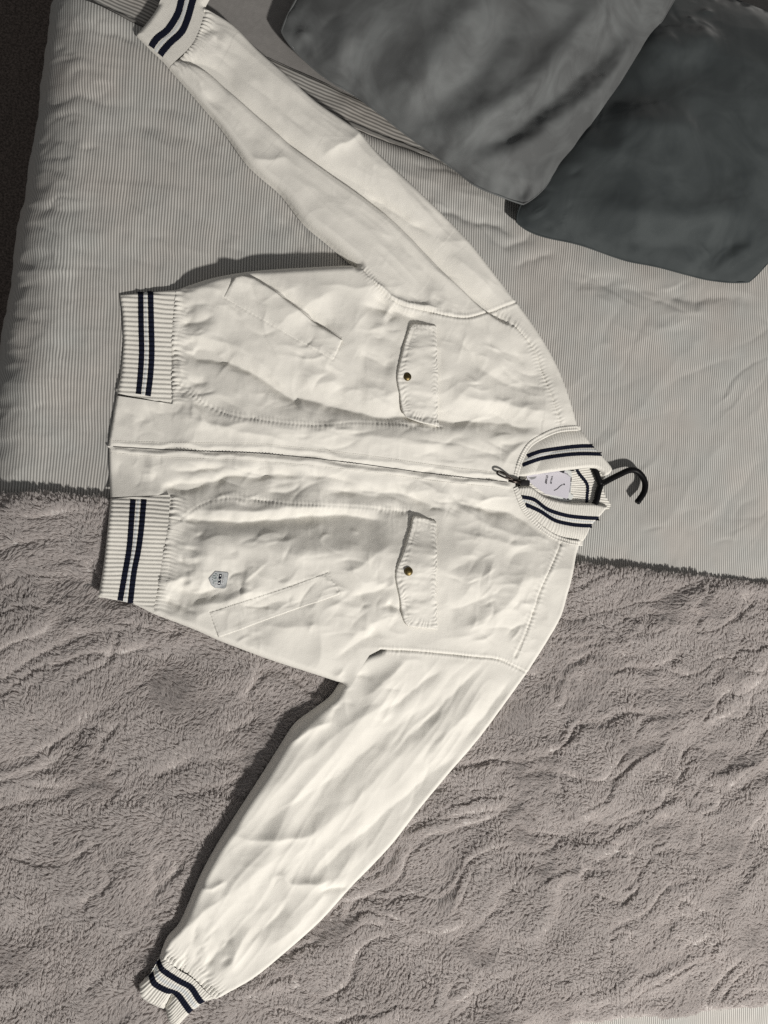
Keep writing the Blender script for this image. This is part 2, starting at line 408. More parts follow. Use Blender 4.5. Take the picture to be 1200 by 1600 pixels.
def throw_z(P):
    dtop, s, t, L = polydist(P, _top)
    _tb2 = W(*cr(BOT_PX, 6).T, 14.0); dbot = polydist(P, _tb2)[0]
    d = np.minimum(dtop, dbot)
    r = np.sqrt(np.clip(1-(1-np.clip(d/17, 0, 1))**2, 0, 1))
    h, c = throw_relief(P)
    return bed_roll(P[:, 0], P[:, 1])+1.0+(THROW_H-6)*r+h*.8*sstep(d, 0, 35)*np.where(h < 0, .8, 1)
throw = mesh("throw_blanket", np.column_stack([Pt, throw_z(Pt)]), Qt, M['fleece'])
tag(throw, "grey plush fleece throw blanket with wavy pile covering the foot of the bed", "blanket")

# ---------------------------------------------------------------- jacket: shared height field
def znom(px):
    px = np.asarray(px, float); yb = 772+.12*px[:, 0]
    return 15+19*sstep(px[:, 1]-yb, -40, 60)+13*np.exp(-((px[:, 0]-890)/62)**4-((px[:, 1]-757)/80)**4)
def Jn(pts):            # the same without the raised collar
    p = np.asarray(pts, float); return W(p[:, 0], p[:, 1], 15+19*sstep(p[:, 1]-772-.12*p[:, 0], -40, 60))
def Jp(pts):            # photo pixels on the jacket -> bed mm
    p = np.asarray(pts, float); return W(p[:, 0], p[:, 1], znom(p))
def Jc(pts, n=6): return Jp(cr(pts, n))

SIL = {  # silhouette runs (px)
 'up_side': [(276, 449), (300, 441), (340, 430), (400, 421), (480, 416), (545, 413), (556, 416)],
 'up_slv_low': [(556, 416), (545, 405), (510, 375), (475, 345), (440, 300), (410, 274), (385, 250), (360, 215), (340, 188), (320, 165), (290, 130), (265, 102)],
 'up_slv_top': [(320, 6), (365, 34), (404, 74), (452, 117), (495, 156), (540, 187), (564, 204), (590, 235), (625, 268), (665, 305), (727, 367), (760, 407), (810, 471)],
 'up_sh': [(810, 471), (835, 505), (853, 533), (868, 560), (880, 587), (893, 625), (906, 669)],
 'lo_sh': [(909, 849), (901, 873), (891, 925), (880, 964), (858, 1003), (828, 1050)],
 'lo_slv_r': [(828, 1050), (770, 1130), (735, 1174), (700, 1214), (657, 1266), (616, 1319), (583, 1355), (548, 1391), (503, 1441), (449, 1490), (397, 1533), (340, 1566)],
 'lo_slv_l': [(533, 1069), (518, 1091), (490, 1112), (462, 1134), (440, 1167), (415, 1207), (392, 1243), (353, 1303), (330, 1342), (310, 1381), (282, 1446), (262, 1470), (251, 1496)],
 'lo_side': [(239, 961), (302, 985), (345, 1004), (400, 1025), (440, 1039), (490, 1055), (533, 1069)],
 'hem_u': [(276, 449), (186, 457), (190, 485), (192, 530), (188, 580), (181, 613)], 'pl_u': [(181, 617), (175, 653), (168, 694)],
 'pl_l': [(169, 699), (170, 735), (172, 779)], 'hem_l': [(172, 779), (168, 820), (161, 880), (153, 931), (157, 935), (207, 945), (239, 961)],
}
SILW = [Jp(SIL[k]) if k.startswith(('hem', 'pl')) else Jc(SIL[k], 4) for k in SIL]
TC = np.array([(190, 470, 4), (190, 530, 5), (250, 480, 9), (250, 530, 9), (250, 600, 9), (190, 860, 5), (235, 860, 10), (200, 930, 6), (172, 695, 3.5), (260, 695, 9), (172, 650, 3.5), (172, 740, 3.5), (230, 740, 7), (230, 650, 7),
 (350, 480, 25), (450, 450, 29), (520, 430, 28), (400, 560, 25), (500, 560, 25), (600, 600, 24), (700, 600, 24), (700, 540, 22), (800, 620, 20), (880, 660, 20), (840, 560, 16), (500, 690, 21), (700, 720, 19), (300, 690, 15), (300, 760, 15), (400, 700, 18), (400, 770, 18), (500, 760, 21), (700, 790, 21),
 (350, 860, 24), (450, 880, 28), (350, 950, 20), (450, 1000, 22), (550, 950, 28), (650, 900, 25), (750, 900, 23), (850, 850, 21), (860, 930, 15), (800, 1000, 17), (700, 990, 21), (800, 755, 19),
 (780, 450, 17), (700, 420, 20), (600, 350, 21), (500, 270, 21), (400, 170, 19), (330, 90, 13), (290, 60, 10), (240, 40, 8),
 (700, 1060, 20), (600, 1100, 23), (500, 1200, 24), (420, 1350, 22), (350, 1450, 19), (300, 1520, 12), (280, 1560, 11), (240, 1560, 9), (600, 1250, 21), (700, 1150, 19), (480, 1400, 20)], float)
_tcw = Jp(TC[:, :2])
def thick(P):
    num = np.zeros(len(P)); den = np.zeros(len(P))
    for c, t in zip(_tcw, TC[:, 2]):
        w = 1/(((P-c)**2).sum(1)+350)**1.6; num += w*t; den += w
    return num/den
def support(P):
    return bed_roll(P[:, 0], P[:, 1])+1.5+THROW_H*sstep(throw_side(P), -45, 40)

J_FOLDS = [
 # upper front (travelling right: first width is the side up the photo)
 ([(270, 545), (325, 557), (391, 582), (455, 621), (470, 619), (520, 635), (570, 648), (627, 651), (693, 655), (753, 657), (800, 663), (845, 669)], -9.5, 30, 11, .1),
 ([(300, 640), (400, 665), (500, 678), (640, 690), (780, 705)], 5.5, 26, 24),
 ([(276, 525), (347, 535), (391, 560), (440, 596), (462, 618)], 3.2, 14, 9), ([(420, 520), (450, 497), (527, 458)], 4, 22, 14),
 ([(380, 470), (440, 470), (520, 500), (545, 520)], -3, 16, 18), ([(555, 552), (590, 566), (620, 578)], -4.5, 14, 16), ([(575, 455), (600, 476), (632, 494), (668, 506)], -6, 8, 14), ([(560, 480), (600, 488), (625, 500)], -4, 10, 12),
 ([(596, 505), (612, 480), (622, 474)], 3, 6, 8),
 ([(700, 520), (725, 540), (755, 580), (800, 604), (840, 606)], -4.5, 14, 18), ([(700, 610), (760, 630), (830, 640), (868, 655)], 4, 14, 14), ([(560, 600), (580, 620), (620, 640)], 3, 12, 12),
 ([(278, 612), (300, 632), (325, 664)], 4, 8, 7), ([(275, 580), (300, 596), (330, 600)], -3, 7, 7), ([(270, 655), (320, 660), (380, 678), (440, 690), (465, 692)], 3.2, 10, 8),
 ([(276, 505), (305, 503), (335, 490)], -3, 7, 7), ([(276, 480), (310, 474), (345, 480)], -2.5, 6, 6), ([(278, 462), (320, 452), (350, 456)], 2.5, 8, 8),
 ([(400, 480), (430, 462), (470, 452)], 2.2, 12, 12), ([(530, 590), (500, 600), (470, 585)], 2.5, 12, 14), ([(640, 560), (600, 530), (560, 510)], -2.4, 14, 14),
 ([(690, 640), (740, 600), (790, 570)], 2.2, 14, 14), ([(780, 735), (800, 700), (850, 676)], 2.6, 10, 9), ([(770, 690), (810, 690), (850, 680)], -2.5, 9, 9),
 # mouth of the open slant pocket
 ([(368, 430), (380, 431), (400, 436), (434, 458), (472, 486), (505, 510), (530, 529)], -4, 9, 3.5, .2),
 # zip gully and its two lips
 ([(166, 695), (274, 702), (388, 706), (465, 713), (560, 725), (680, 741), (800, 753)], -1.5, 3.5, 3.5, .02),
 ([(166, 690), (274, 696), (388, 699), (465, 706), (560, 717), (680, 734), (798, 746)], 1.3, 3.2, 3.2, .02), ([(170, 701), (274, 709), (388, 713), (465, 721), (560, 732), (680, 748), (800, 760)], 1.8, 4, 3.2, .02),
 # lower front
 ([(262, 822), (291, 815), (331, 814), (374, 814), (395, 811), (438, 811), (506, 807), (555, 808), (610, 812)], -7, 8, 19, .12),
 ([(290, 800), (350, 797), (440, 795), (540, 792)], 4.5, 14, 9), ([(263, 735), (300, 737), (335, 733), (359, 729)], -3.5, 5, 8), ([(256, 764), (285, 756), (310, 757), (367, 746), (445, 740), (474, 748)], -5.5, 7, 10, .12),
 ([(415, 768), (440, 771), (460, 765), (478, 752)], -3, 8, 6), ([(474, 747), (520, 748), (560, 752)], -4, 7, 12), ([(256, 755), (300, 757), (330, 760)], -3, 5, 7),
 ([(500, 768), (560, 766), (614, 769), (660, 781), (700, 802)], -6.5, 9, 16), ([(693, 758), (730, 790), (793, 803), (848, 833)], -5.5, 12, 10), ([(700, 780), (760, 820), (850, 845)], 3, 12, 12), ([(580, 790), (610, 800), (640, 802)], -3, 8, 10),
 ([(262, 914), (302, 925), (331, 921), (368, 907)], -6.5, 9, 22), ([(250, 912), (280, 902), (306, 897)], 3.5, 10, 8), ([(300, 950), (360, 935), (420, 912)], 3.5, 14, 12), ([(262, 880), (300, 872), (340, 868)], 2, 12, 12),
 ([(545, 932), (580, 924), (612, 914)], -4, 10, 12), ([(600, 940), (618, 946), (628, 955)], -4, 7, 8), ([(540, 900), (580, 870), (615, 850)], 2.8, 14, 14), ([(560, 985), (600, 960), (630, 948)], 3, 14, 12),
 ([(695, 895), (725, 880), (760, 868)], -2.6, 12, 16), ([(690, 950), (730, 945), (770, 925)], -3, 12, 14), ([(700, 985), (740, 970), (790, 940), (820, 890)], 3, 14, 16), ([(690, 830), (740, 835), (800, 850), (850, 850)], 2.6, 12, 12),
 ([(380, 960), (440, 940), (500, 935)], -2.6, 12, 14), ([(400, 985), (460, 975), (520, 975)], 2.6, 12, 12), ([(520, 1030), (560, 1000), (600, 990)], -2.6, 10, 14), ([(440, 850), (500, 860), (570, 850)], 2.6, 20, 22),
 ([(255, 935), (275, 945), (300, 955)], -3, 6, 6), ([(500, 905), (520, 912), (535, 935)], 2, 6, 6),
 # upper sleeve
 ([(360, 70), (420, 115), (480, 170), (545, 225), (620, 290), (700, 370)], 3.4, 26, 26), ([(320, 66), (370, 110), (430, 165), (500, 225)], -2.6, 12, 14),
 ([(563, 204), (540, 225), (500, 245)], 2.6, 7, 11), ([(430, 250), (500, 310), (580, 370), (660, 450)], 3, 18, 24), ([(566, 300), (600, 318), (640, 345), (680, 372)], -3.5, 5, 8), ([(600, 350), (640, 400), (690, 450)], -2.5, 14, 12), ([(310, 140), (370, 185), (420, 235)], -2.4, 16, 14), ([(600, 255), (660, 320), (720, 390)], -2, 14, 14),
 ([(330, 160), (300, 115), (275, 98)], 2.6, 8, 7), ([(385, 250), (410, 255), (450, 250)], 2, 8, 8), ([(700, 400), (735, 425), (770, 462)], 2.4, 9, 12),
 ([(563, 423), (587, 448), (612, 468), (640, 478), (690, 484)], 3.2, 3.5, 9, .15),
 # lower sleeve, long soft drapes toward the cuff
 ([(712, 1072), (640, 1120), (570, 1173), (518, 1217), (440, 1262), (372, 1330)], -3.8, 26, 20), ([(700, 1120), (613, 1186), (535, 1260), (423, 1338), (330, 1416), (305, 1455)], 3.4, 20, 24),
 ([(740, 1150), (700, 1184), (613, 1260), (553, 1312), (509, 1347), (457, 1383)], -3.4, 20, 14), ([(640, 1060), (560, 1118), (470, 1190), (400, 1270)], 2.8, 16, 14), ([(690, 1045), (640, 1080), (600, 1108)], -3, 10, 10),
 ([(423, 1364), (440, 1362), (460, 1378), (520, 1368)], 4.5, 8, 9), ([(495, 1388), (520, 1384), (548, 1388)], -3.5, 6, 7), ([(374, 1452), (350, 1474), (334, 1498), (312, 1514)], -2.2, 6, 6, .25), ([(400, 1440), (370, 1480), (345, 1520)], 3.6, 10, 12),
 ([(518, 1128), (490, 1130), (446, 1164)], 3, 5, 7), ([(492, 1299), (440, 1304), (400, 1306), (356, 1303)], 3.2, 6, 9), ([(350, 1372), (330, 1386), (312, 1388)], 2.6, 4, 5), ([(352, 1400), (320, 1420), (290, 1450)], 2.5, 8, 8),
 ([(580, 1300), (520, 1370), (470, 1430), (410, 1490)], 4, 16, 18), ([(760, 1080), (720, 1120), (660, 1190)], 3.2, 14, 14), ([(800, 1060), (760, 1110), (720, 1160)], -2.6, 9, 9), ([(300, 1500), (320, 1470), (345, 1440)], -1.2, 6, 8),
 ([(760, 1035), (720, 1075), (660, 1130), (610, 1180)], -2.6, 9, 11), ([(640, 1025), (600, 1060), (556, 1090)], 3, 10, 12), ([(450, 1400), (420, 1440), (390, 1470)], -3, 9, 10),
]
CREASE = [([(262, 84), (292, 94), (330, 112), (375, 154), (425, 199), (465, 234), (525, 278), (572, 311), (615, 345), (665, 394), (697, 427), (735, 463), (770, 492), (806, 513)], -7.5, 15, 3.0, .05), ([(285, 104), (325, 122), (370, 165), (420, 210), (462, 246), (520, 290), (567, 323), (610, 357), (660, 406), (692, 438), (730, 474)], 2.4, 5, 16, .1)]
# seams with stitched puckers: (path px, half width mm, amp, wavelength mm, groove)
SEAMS = [
 ([(563, 423), (587, 453), (620, 477), (653, 486), (720, 498), (760, 489), (810, 471)], 7, 1.0, 5.2, 1.8), ([(776, 492), (806, 513), (833, 547), (850, 593), (873, 662)], 8, 1.3, 6.0, 1.4),
 ([(592, 1013), (660, 1017), (737, 1025), (779, 1030), (826, 1052)], 6, .9, 5.2, 1.8), ([(874, 848), (852, 898), (828, 968), (803, 1026)], 8, 1.2, 6.0, 1.4),
 ([(270, 450), (270, 499), (268, 558), (269, 630)], 15, 2.7, 5.6, 1.0), ([(268, 773), (263, 820), (256, 860), (247, 915), (240, 960)], 15, 2.7, 5.6, 1.0),
 ([(278, 598), (325, 634), (377, 653), (487, 666), (560, 661), (690, 668)], 6, 1.2, 6.0, .6), ([(280, 813), (316, 788), (363, 778), (452, 787), (560, 792), (640, 800)], 6, 1.1, 6.0, .6),
 ([(322, 8), (314, 38), (298, 70), (268, 98)], 15, 2.2, 5.0, 1.2), ([(250, 1500), (275, 1516), (300, 1530), (322, 1552), (340, 1568)], 17, 2.6, 5.4, 1.0),
 ([(802, 744), (810, 722), (825, 697), (847, 682), (872, 672), (907, 668)], 6, .9, 4.0, .8), ([(801, 765), (815, 791), (835, 816), (860, 836), (885, 846), (910, 851)], 6, .9, 4.0, .8),
 ([(168, 688), (267, 692), (377, 693), (560, 711), (790, 741)], 2.5, .35, 4.0, .4), ([(171, 706), (256, 714), (413, 722), (560, 736), (795, 764)], 2.5, .35, 4.0, .4),
 ([(349, 468), (430, 515), (518, 565)], 3, .4, 6, .8), ([(349, 468), (366, 436)], 3, .4, 5, .6), ([(518, 565), (533, 534)], 3, .6, 5, .6),
 ([(327, 956), (420, 925), (510, 893)], 3, .6, 6, .8), ([(327, 956), (341, 995)], 3, .5, 5, .6), ([(510, 893), (528, 927)], 3, .6, 5, .6),
]
_cr = np.random.RandomState(5)
FINE = []
def fine(n, cx, cy, rx, ry, ang, spread, lmin=18, lmax=70, amp=1.3, w=2.6):
    for _ in range(n):
        x = cx+_cr.uniform(-rx, rx); y = cy+_cr.uniform(-ry, ry); a = math.radians(ang+_cr.normal(0, spread)); l = _cr.uniform(lmin, lmax)/2
        b = _cr.normal(0, .22)*l
        dx, dy = math.cos(a)*l, -math.sin(a)*l
        A = amp*_cr.uniform(.45, 1.3)*(1 if _cr.rand() < .4 else -1); ww = w*_cr.uniform(.7, 1.6)
        FINE.append(([(x-dx, y-dy), (x-dy*b/l, y+dx*b/l), (x+dx, y+dy)], A, ww*_cr.uniform(.8, 3), ww*_cr.uniform(.8, 3), .4))
fine(34, 420, 520, 120, 70, -20, 30); fine(26, 560, 560, 60, 70, -10, 35); fine(30, 760, 600, 80, 70, -30, 35); fine(24, 420, 655, 140, 30, -8, 18, 25, 90)
fine(30, 640, 690, 150, 30, -6, 18, 25, 90); fine(30, 430, 755, 160, 25, 4, 16, 25, 90, 1.7); fine(24, 680, 780, 100, 25, -18, 20, 25, 80, 1.6); fine(34, 420, 870, 140, 50, 8, 25); fine(26, 330, 930, 60, 30, 25, 35, 15, 45)
fine(30, 470, 960, 100, 40, 18, 25); fine(24, 580, 930, 40, 60, 20, 40, 15, 50); fine(34, 770, 920, 70, 80, 35, 35); fine(22, 300, 540, 20, 80, 0, 16, 15, 45, 1.7); fine(22, 290, 880, 24, 70, 5, 16, 15, 45, 1.7); fine(10, 220, 660, 35, 25, 0, 50, 15, 45, 1.0); fine(10, 220, 738, 35, 25, 0, 50, 15, 45, 1.0)
for k in range(7):
    t = k/6; fine(5, 330+t*420, 80+t*360, 50, 45, -42, 9, 50, 150, .9, 4); fine(6, 700-t*370, 1090+t*400, 70, 60, 52, 9, 60, 170, 1.1, 5)
fine(16, 560, 1080, 50, 40, 45, 40, 15, 50); fine(14, 320, 1480, 35, 40, 55, 20, 15, 45, 1.3); fine(10, 320, 60, 25, 30, -42, 18, 15, 40, 1.2); fine(12, 650, 480, 60, 12, -15, 30, 12, 35, 1.2)
def seam_height(P):
    h = np.zeros(len(P))
    for pts, w, amp, wl, gr in SEAMS:
        c = Jc(pts, 5); mg = 3*w
        m = (P[:, 0] > c[:, 0].min()-mg) & (P[:, 0] < c[:, 0].max()+mg) & (P[:, 1] > c[:, 1].min()-mg) & (P[:, 1] < c[:, 1].max()+mg)
        if not m.any(): continue
        d, s, t, L = polydist(P[m], c)
        ph = t/wl+1.2*vn(t/14, s*0+len(pts), 2)+.25*np.sin(d/5)
        rip = np.sin(2*math.pi*ph)*(.65+.5*vn(t/11+3, d/9, 3))
        h[m] += amp*.85*rip*np.exp(-(d/w)**2)-gr*np.exp(-(d/1.6)**2)+.55*gr*np.exp(-((d-w*.55)/(w*.35))**2)*.5
    return h

_ylo = Jp([(640, 1020)])[0, 1]; _xup0, _yup0 = Jp([(600, 455)])[0]
def base_height(P, extra_free=(), roll_k=.48, tscale=1.0):
    d = np.full(len(P), 1e9)
    for c in list(SILW)+list(extra_free):
        d = np.minimum(d, polydist(P, c)[0])
    T = thick(P)*tscale
    r = np.sqrt(np.clip(1-(1-np.clip(d/(T*roll_k+2), 0, 1))**2, 0, 1))
    return support(P)+T*r, d
def cloth(P, extra_free=()):
    z, d = base_height(P, extra_free)
    zflat = z-support(P)
    x, y = P[:, 0], P[:, 1]
    k = sstep(d, 0, 14)*.85+.15*(d > 1)
    wx = x+9*fbm(x/60, y/60, 1, 2); wy = y+9*fbm(x/60+5, y/60+9, 2, 2)
    wr = 1.3*fbm(x/80, y/55, 3, 2)-2.6*np.abs(vn(wx/62, wy/44, 4))-1.5*np.abs(vn(wx/30+wy/90, wy/25, 5))*sstep(vn(x/70, y/70, 6), -.5, .4)-.7*np.abs(vn(wx/13, wy/15, 7))*sstep(vn(x/45, y/45, 2), -.2, .6)+.12*fbm(x/8, y/8, 5, 2)
    mlo = sstep(_ylo-y, -10, 40); mup = sstep(y-(_yup0+(x-_xup0)*-.25), 0, 45); ms_ = np.maximum(mlo, mup)
    al = np.where(mlo > mup, x*.63+y*.78, x*.77-y*.64); ac = np.where(mlo > mup, x*.78-y*.63, x*.64+y*.77)
    ac = ac+5*vn(al/70, ac/50, 3)
    drape = 2.0*vn(al/210, ac/30, 1)-2.2*np.abs(vn(al/170+3, ac/38, 5))-.8*np.abs(vn(al/80, ac/15, 6))
    wr = wr*(1-.55*ms_)*.8+drape*ms_
    z = z+k*((1.45*fold_height(P, J_FOLDS, znom, 3.0, 3, 1.3)+1.25*fold_height(P, FINE, znom, 1.5, 6, 1.1)+1.3*fold_height(P, CREASE, znom, 0, 6, 1.8))*sstep(d, -2, 10)+1.2*wr+1.6)
    z = np.maximum(z, support(P)+.4*zflat)+seam_height(P)*sstep(d, -1, 6)
    return np.maximum(z, support(P)-1)

JK = empty("bomber_jacket", (*Jp([(520, 735)])[0], 0))
tag(JK, "off white bomber jacket with navy striped ribbing lying open-armed across the bed", "jacket")

def panel(name, runs, m, res=2.0, hf=cloth, parent=JK, off=0.0, free=()):
    poly = []
    for r in runs:
        q = r if isinstance(r, np.ndarray) else Jc(r, 4)
        poly.append(q)
    poly = np.vstack(poly)
    P, Q, B = gridfill(poly, res)
    z = hf(P, free) if hf is cloth else hf(P)
    return mesh(name, np.column_stack([P, z+off]), Q, m, parent)

rv = lambda a: list(reversed(a))
SEAM_UP = [(556, 416), (563, 423), (587, 453), (620, 477), (653, 486), (720, 498), (760, 489), (776, 486), (810, 471)]
SEAM_LO = [(592, 1013), (660, 1017), (737, 1025), (779, 1030), (803, 1037), (828, 1050)]
ARMPIT = [(533, 1069), (541, 1054), (548, 1040), (565, 1023), (592, 1013)]
YOKE_U = [(778, 486), (806, 513), (833, 547), (850, 593), (873, 662), (878, 671)]
YOKE_L = [(878, 843), (874, 848), (852, 898), (828, 968), (804, 1038)]
COL_U = [(803, 748), (810, 722), (825, 697), (847, 682), (872, 672), (906, 669)]
COL_L = [(803, 762), (815, 791), (835, 816), (860, 836), (885, 846), (909, 849)]
ZIP = [(167, 696), (274, 703), (388, 707), (465, 714), (560, 725), (680, 741), (803, 755)]
J = lambda a, n=4: Jc(a, n)
JP = lambda a: Jp(a)
HEMS_U = [(276, 449), (270, 499), (268, 558), (270, 631)]
HEMS_L = [(266, 773), (263, 820), (256, 860), (247, 915), (239, 961)]
arm_free = Jc(ARMPIT, 4)
ml = Jp([(181, 617), (270, 631)]); ll = Jp([(172, 777), (266, 773)])

panel("front_panel", [J(SIL['up_side']), J(SEAM_UP[:8]), J(YOKE_U), J(rv(COL_U[:5])), J(rv(ZIP)), J(rv(SIL['pl_u'])), JP([(181, 617), (270, 631)]), J(rv(HEMS_U))], M['cotton'], 1.8)["label"] = "front panel on the pillow side of the zip"
panel("front_panel", [J(ZIP), J(COL_L[:5]), J(YOKE_L), J(rv(SEAM_LO[:5])), JP([(575, 1022), (560, 1045), (545, 1072)]), J(rv(SIL['lo_side'])), J(rv(HEMS_L)), JP([(266, 773), (172, 777)]), J(rv(SIL['pl_l']))], M['cotton'], 1.8)["label"] = "front panel on the blanket side of the zip, with a small woven patch"
panel("shoulder_yoke", [JP([(776, 486)]), J(SEAM_UP[7:]), J(SIL['up_sh']), J(rv(COL_U[4:])), J(rv(YOKE_U))], M['cotton'], 1.8)
panel("shoulder_yoke", [J(SIL['lo_sh']), J(rv(SEAM_LO[4:])), J(rv(YOKE_L)), J(COL_L[4:])], M['cotton'], 1.8)
CUFS_U = [(320, 6), (314, 38), (298, 70), (265, 102)]
CUFS_L = [(251, 1496), (275, 1514), (300, 1529), (322, 1550), (340, 1566)]
panel("sleeve", [J(SIL['up_slv_top']), J(rv(SEAM_UP)), J(SIL['up_slv_low']), J(rv(CUFS_U))], M['cotton'], 1.4)
panel("sleeve", [J(SEAM_LO), J(SIL['lo_slv_r']), J(rv(CUFS_L)), J(rv(SIL['lo_slv_l'])), J(ARMPIT)], M['cotton'], 1.8, free=[arm_free])

# back of the jacket, lying on the bed underneath
bk = [J(SIL['up_side']), J(SEAM_UP), J(SIL['up_sh']), JP([(925, 700), (940, 735), (940, 790)]), J(SIL['lo_sh']), J(rv(SEAM_LO)), JP([(560, 1040)]), J(rv(SIL['lo_side'])), JP([(172, 931), (185, 690), (198, 470)])]
bk = np.vstack(bk); cen = bk.mean(0); bk = cen+(bk-cen)*.965
P, Q, B = gridfill(bk, 9.0)
mesh("back_panel", np.column_stack([P, support(P)+1.5]), Q, M['cotton_in'], JK)

# ---------------------------------------------------------------- ribbing
def rib_fn(guide, period, amp, base=None, lip=None, zadd=None):
    g = Jc(guide, 6)
    def f(P):
        if base is None: z, d = base_height(P, roll_k=.75)
        else: z, d = base(P)
        t = polydist(P, g)[2]
        ph = t/period+.15*vn(t/30, P[:, 0]/30, 1)
        r = (.5+.5*np.cos(2*math.pi*ph))**.75
        return z+amp*(r-.5)*sstep(d, 0, 3)+.5*fbm(P[:, 0]/40, P[:, 1]/40, 2, 2)*sstep(d, 0, 8)
    return f
def strip(name, pts, width, hf, m, parent, off=.45, n=None, na=7, w2=None):
    c = Jc(pts, 12); L = np.concatenate([[0], np.cumsum(np.hypot(*np.diff(c, axis=0).T))])
    k = n or int(L[-1]/.9)+2
    s = np.linspace(0, L[-1], k); q = np.stack([np.interp(s, L, c[:, 0]), np.interp(s, L, c[:, 1])], -1)
    t = np.gradient(q, axis=0); t /= np.hypot(*t.T)[:, None]; nrm = np.stack([-t[:, 1], t[:, 0]], -1)
    u = np.linspace(-.5, .5, na)
    wv = width+.25*np.sign(np.sin(s*2.1))[:, None] if name == 'stripe' else np.full((k, 1), width)
    P = (q[:, None, :]+nrm[:, None, :]*(u[None, :, None]*wv[:, :, None])).reshape(-1, 2)
    z = hf(P)+off
    zz = z.reshape(k, na); zz[:, 0] -= off+.3; zz[:, -1] -= off+.3
    I = np.arange(k*na).reshape(k, na)
    F = np.stack([I[:-1, :-1], I[1:, :-1], I[1:, 1:], I[:-1, 1:]], -1).reshape(-1, 4)[:, ::-1]
    return mesh(name, np.column_stack([P, zz.ravel()]), F, m, parent)

hu = rib_fn([(200, 450), (200, 540), (198, 640)], 6.7, 1.7)
o = panel("hem_band", [JP(rv([(276, 449), (230, 453), (186, 457)])), J(SIL['hem_u'][1:]), JP([(225, 622), (270, 631)]), J(rv(HEMS_U))], M['rib'], 1.1, hf=hu)
strip("stripe", [(219.5, 453), (220, 500), (221, 547), (219, 585), (216, 615)], 9.0, hu, M['navy'], o)
strip("stripe", [(235, 452), (236, 500), (237, 547), (235, 585), (231, 618)], 9.3, hu, M['navy'], o)
strip("pale_stripe", [(227.2, 453), (228, 500), (229, 547), (227, 585), (223.5, 616)], 4.0, hu, M['rib_pale'], o, off=.15)
hl = rib_fn([(200, 770), (195, 850), (190, 950)], 5.9, 1.6)
o = panel("hem_band", [JP([(266, 773), (220, 776)]), J(SIL['hem_l']), J(rv(HEMS_L))], M['rib'], 1.1, hf=hl)
strip("stripe", [(208, 780), (205, 820), (201, 860), (195, 895), (187, 940)], 9.0, hl, M['navy'], o)
strip("stripe", [(225, 780), (221.5, 820), (216, 860), (209, 895), (203, 944)], 9.0, hl, M['navy'], o)
strip("pale_stripe", [(216.5, 780), (213, 820), (208.5, 860), (202, 895), (195, 942)], 4.2, hl, M['rib_pale'], o, off=.15)

CUFF_U_END = [(322, -22), (300, -28), (262, -18), (247, 2), (235, 20), (212, 48)]
cu_free = [Jc([(320, 6), (330, -10), (322, -22)], 3), Jc([(212, 48), (234, 70), (252, 87), (265, 102)], 4), Jc([(247, 2), (235, 20), (212, 48)], 3)]
def cuff_base(fr):
    def b(P):
        z, d = base_height(P, fr, roll_k=.8); return z, d
    return b
fu = rib_fn([(330, -20), (285, 25), (240, 75), (230, 90)], 2.9, .55, cuff_base(cu_free))
o = panel("cuff", [J(CUFS_U), JP([(265, 102), (252, 87), (234, 70), (212, 48)]), J([(212, 48), (235, 20), (247, 2), (262, -18)]), JP([(322, -22), (330, -10)])], M['rib'], 1.1, hf=fu)
strip("stripe", [(287, -20), (283, 0), (277, 20), (262, 43), (246, 56), (236, 69)], 11, fu, M['navy'], o)
strip("stripe", [(306, -18), (300, 3), (293, 27), (284, 47), (266, 64), (250, 82)], 11, fu, M['navy'], o)
strip("pale_stripe", [(296.5, -19), (291.5, 2), (285, 24), (273, 45), (256, 60), (243, 76)], 5.0, fu, M['rib_pale'], o, off=.15)
cl_free = [Jc([(251, 1496), (240, 1522), (217, 1546), (221, 1567), (256, 1584), (258, 1574), (262, 1602), (275, 1612)], 3), Jc([(340, 1566), (321, 1571), (300, 1587), (280, 1608)], 3)]
cl_in = [Jp([(256, 1584), (268, 1560)])]
fl_ = rib_fn([(225, 1500), (250, 1530), (280, 1550), (310, 1575), (330, 1600)], 3.7, 1.3, cuff_base(cl_free+cl_in))
o = panel("cuff", [J(CUFS_L), JP([(321, 1571), (300, 1587), (280, 1608), (262, 1602), (258, 1580), (255, 1584), (221, 1567), (217, 1546), (236, 1524)])], M['rib'], .95, hf=fl_)
strip("stripe", [(246, 1506), (255, 1518), (280, 1534), (298, 1544), (309, 1560), (318, 1572)], 9.5, fl_, M['navy'], o)
strip("stripe", [(235, 1526), (242, 1540), (258, 1549), (277, 1556), (290, 1572), (300, 1586)], 9.5, fl_, M['navy'], o)
strip("pale_stripe", [(241, 1516), (249, 1530), (269, 1542), (288, 1551), (300, 1567), (309, 1579)], 6.0, fl_, M['rib_pale'], o, off=.15)

# collar: two standing wings, and the back of the collar seen inside the neck
def wing_base(seam, inner, edge, lift=11):
    sm = Jc(seam, 5); fr = [Jc(inner, 5), Jc(edge, 4)]
    def b(P):
        d = np.minimum(polydist(P, fr[0])[0], polydist(P, fr[1])[0]); ds = polydist(P, sm)[0]
        z = support(P)+17+lift*sstep(ds, 0, 55)+3.5*np.sin(np.clip(ds/30, 0, 1)*math.pi)
        r = np.sqrt(np.clip(1-(1-np.clip(d/5.5, 0, 1))**2, 0, 1))
        return z-9*(1-r), d
    return b
WU_IN = [(806, 747), (835, 742), (867, 737), (900, 733), (925, 731), (937, 735), (943, 744)]
WU_ED = [(943, 744), (950, 741), (953, 731), (940, 712), (920, 687), (907, 668)]
wu = rib_fn([(812, 740), (850, 712), (890, 704), (950, 702)], 4.1, .75, wing_base(COL_U, WU_IN, WU_ED))
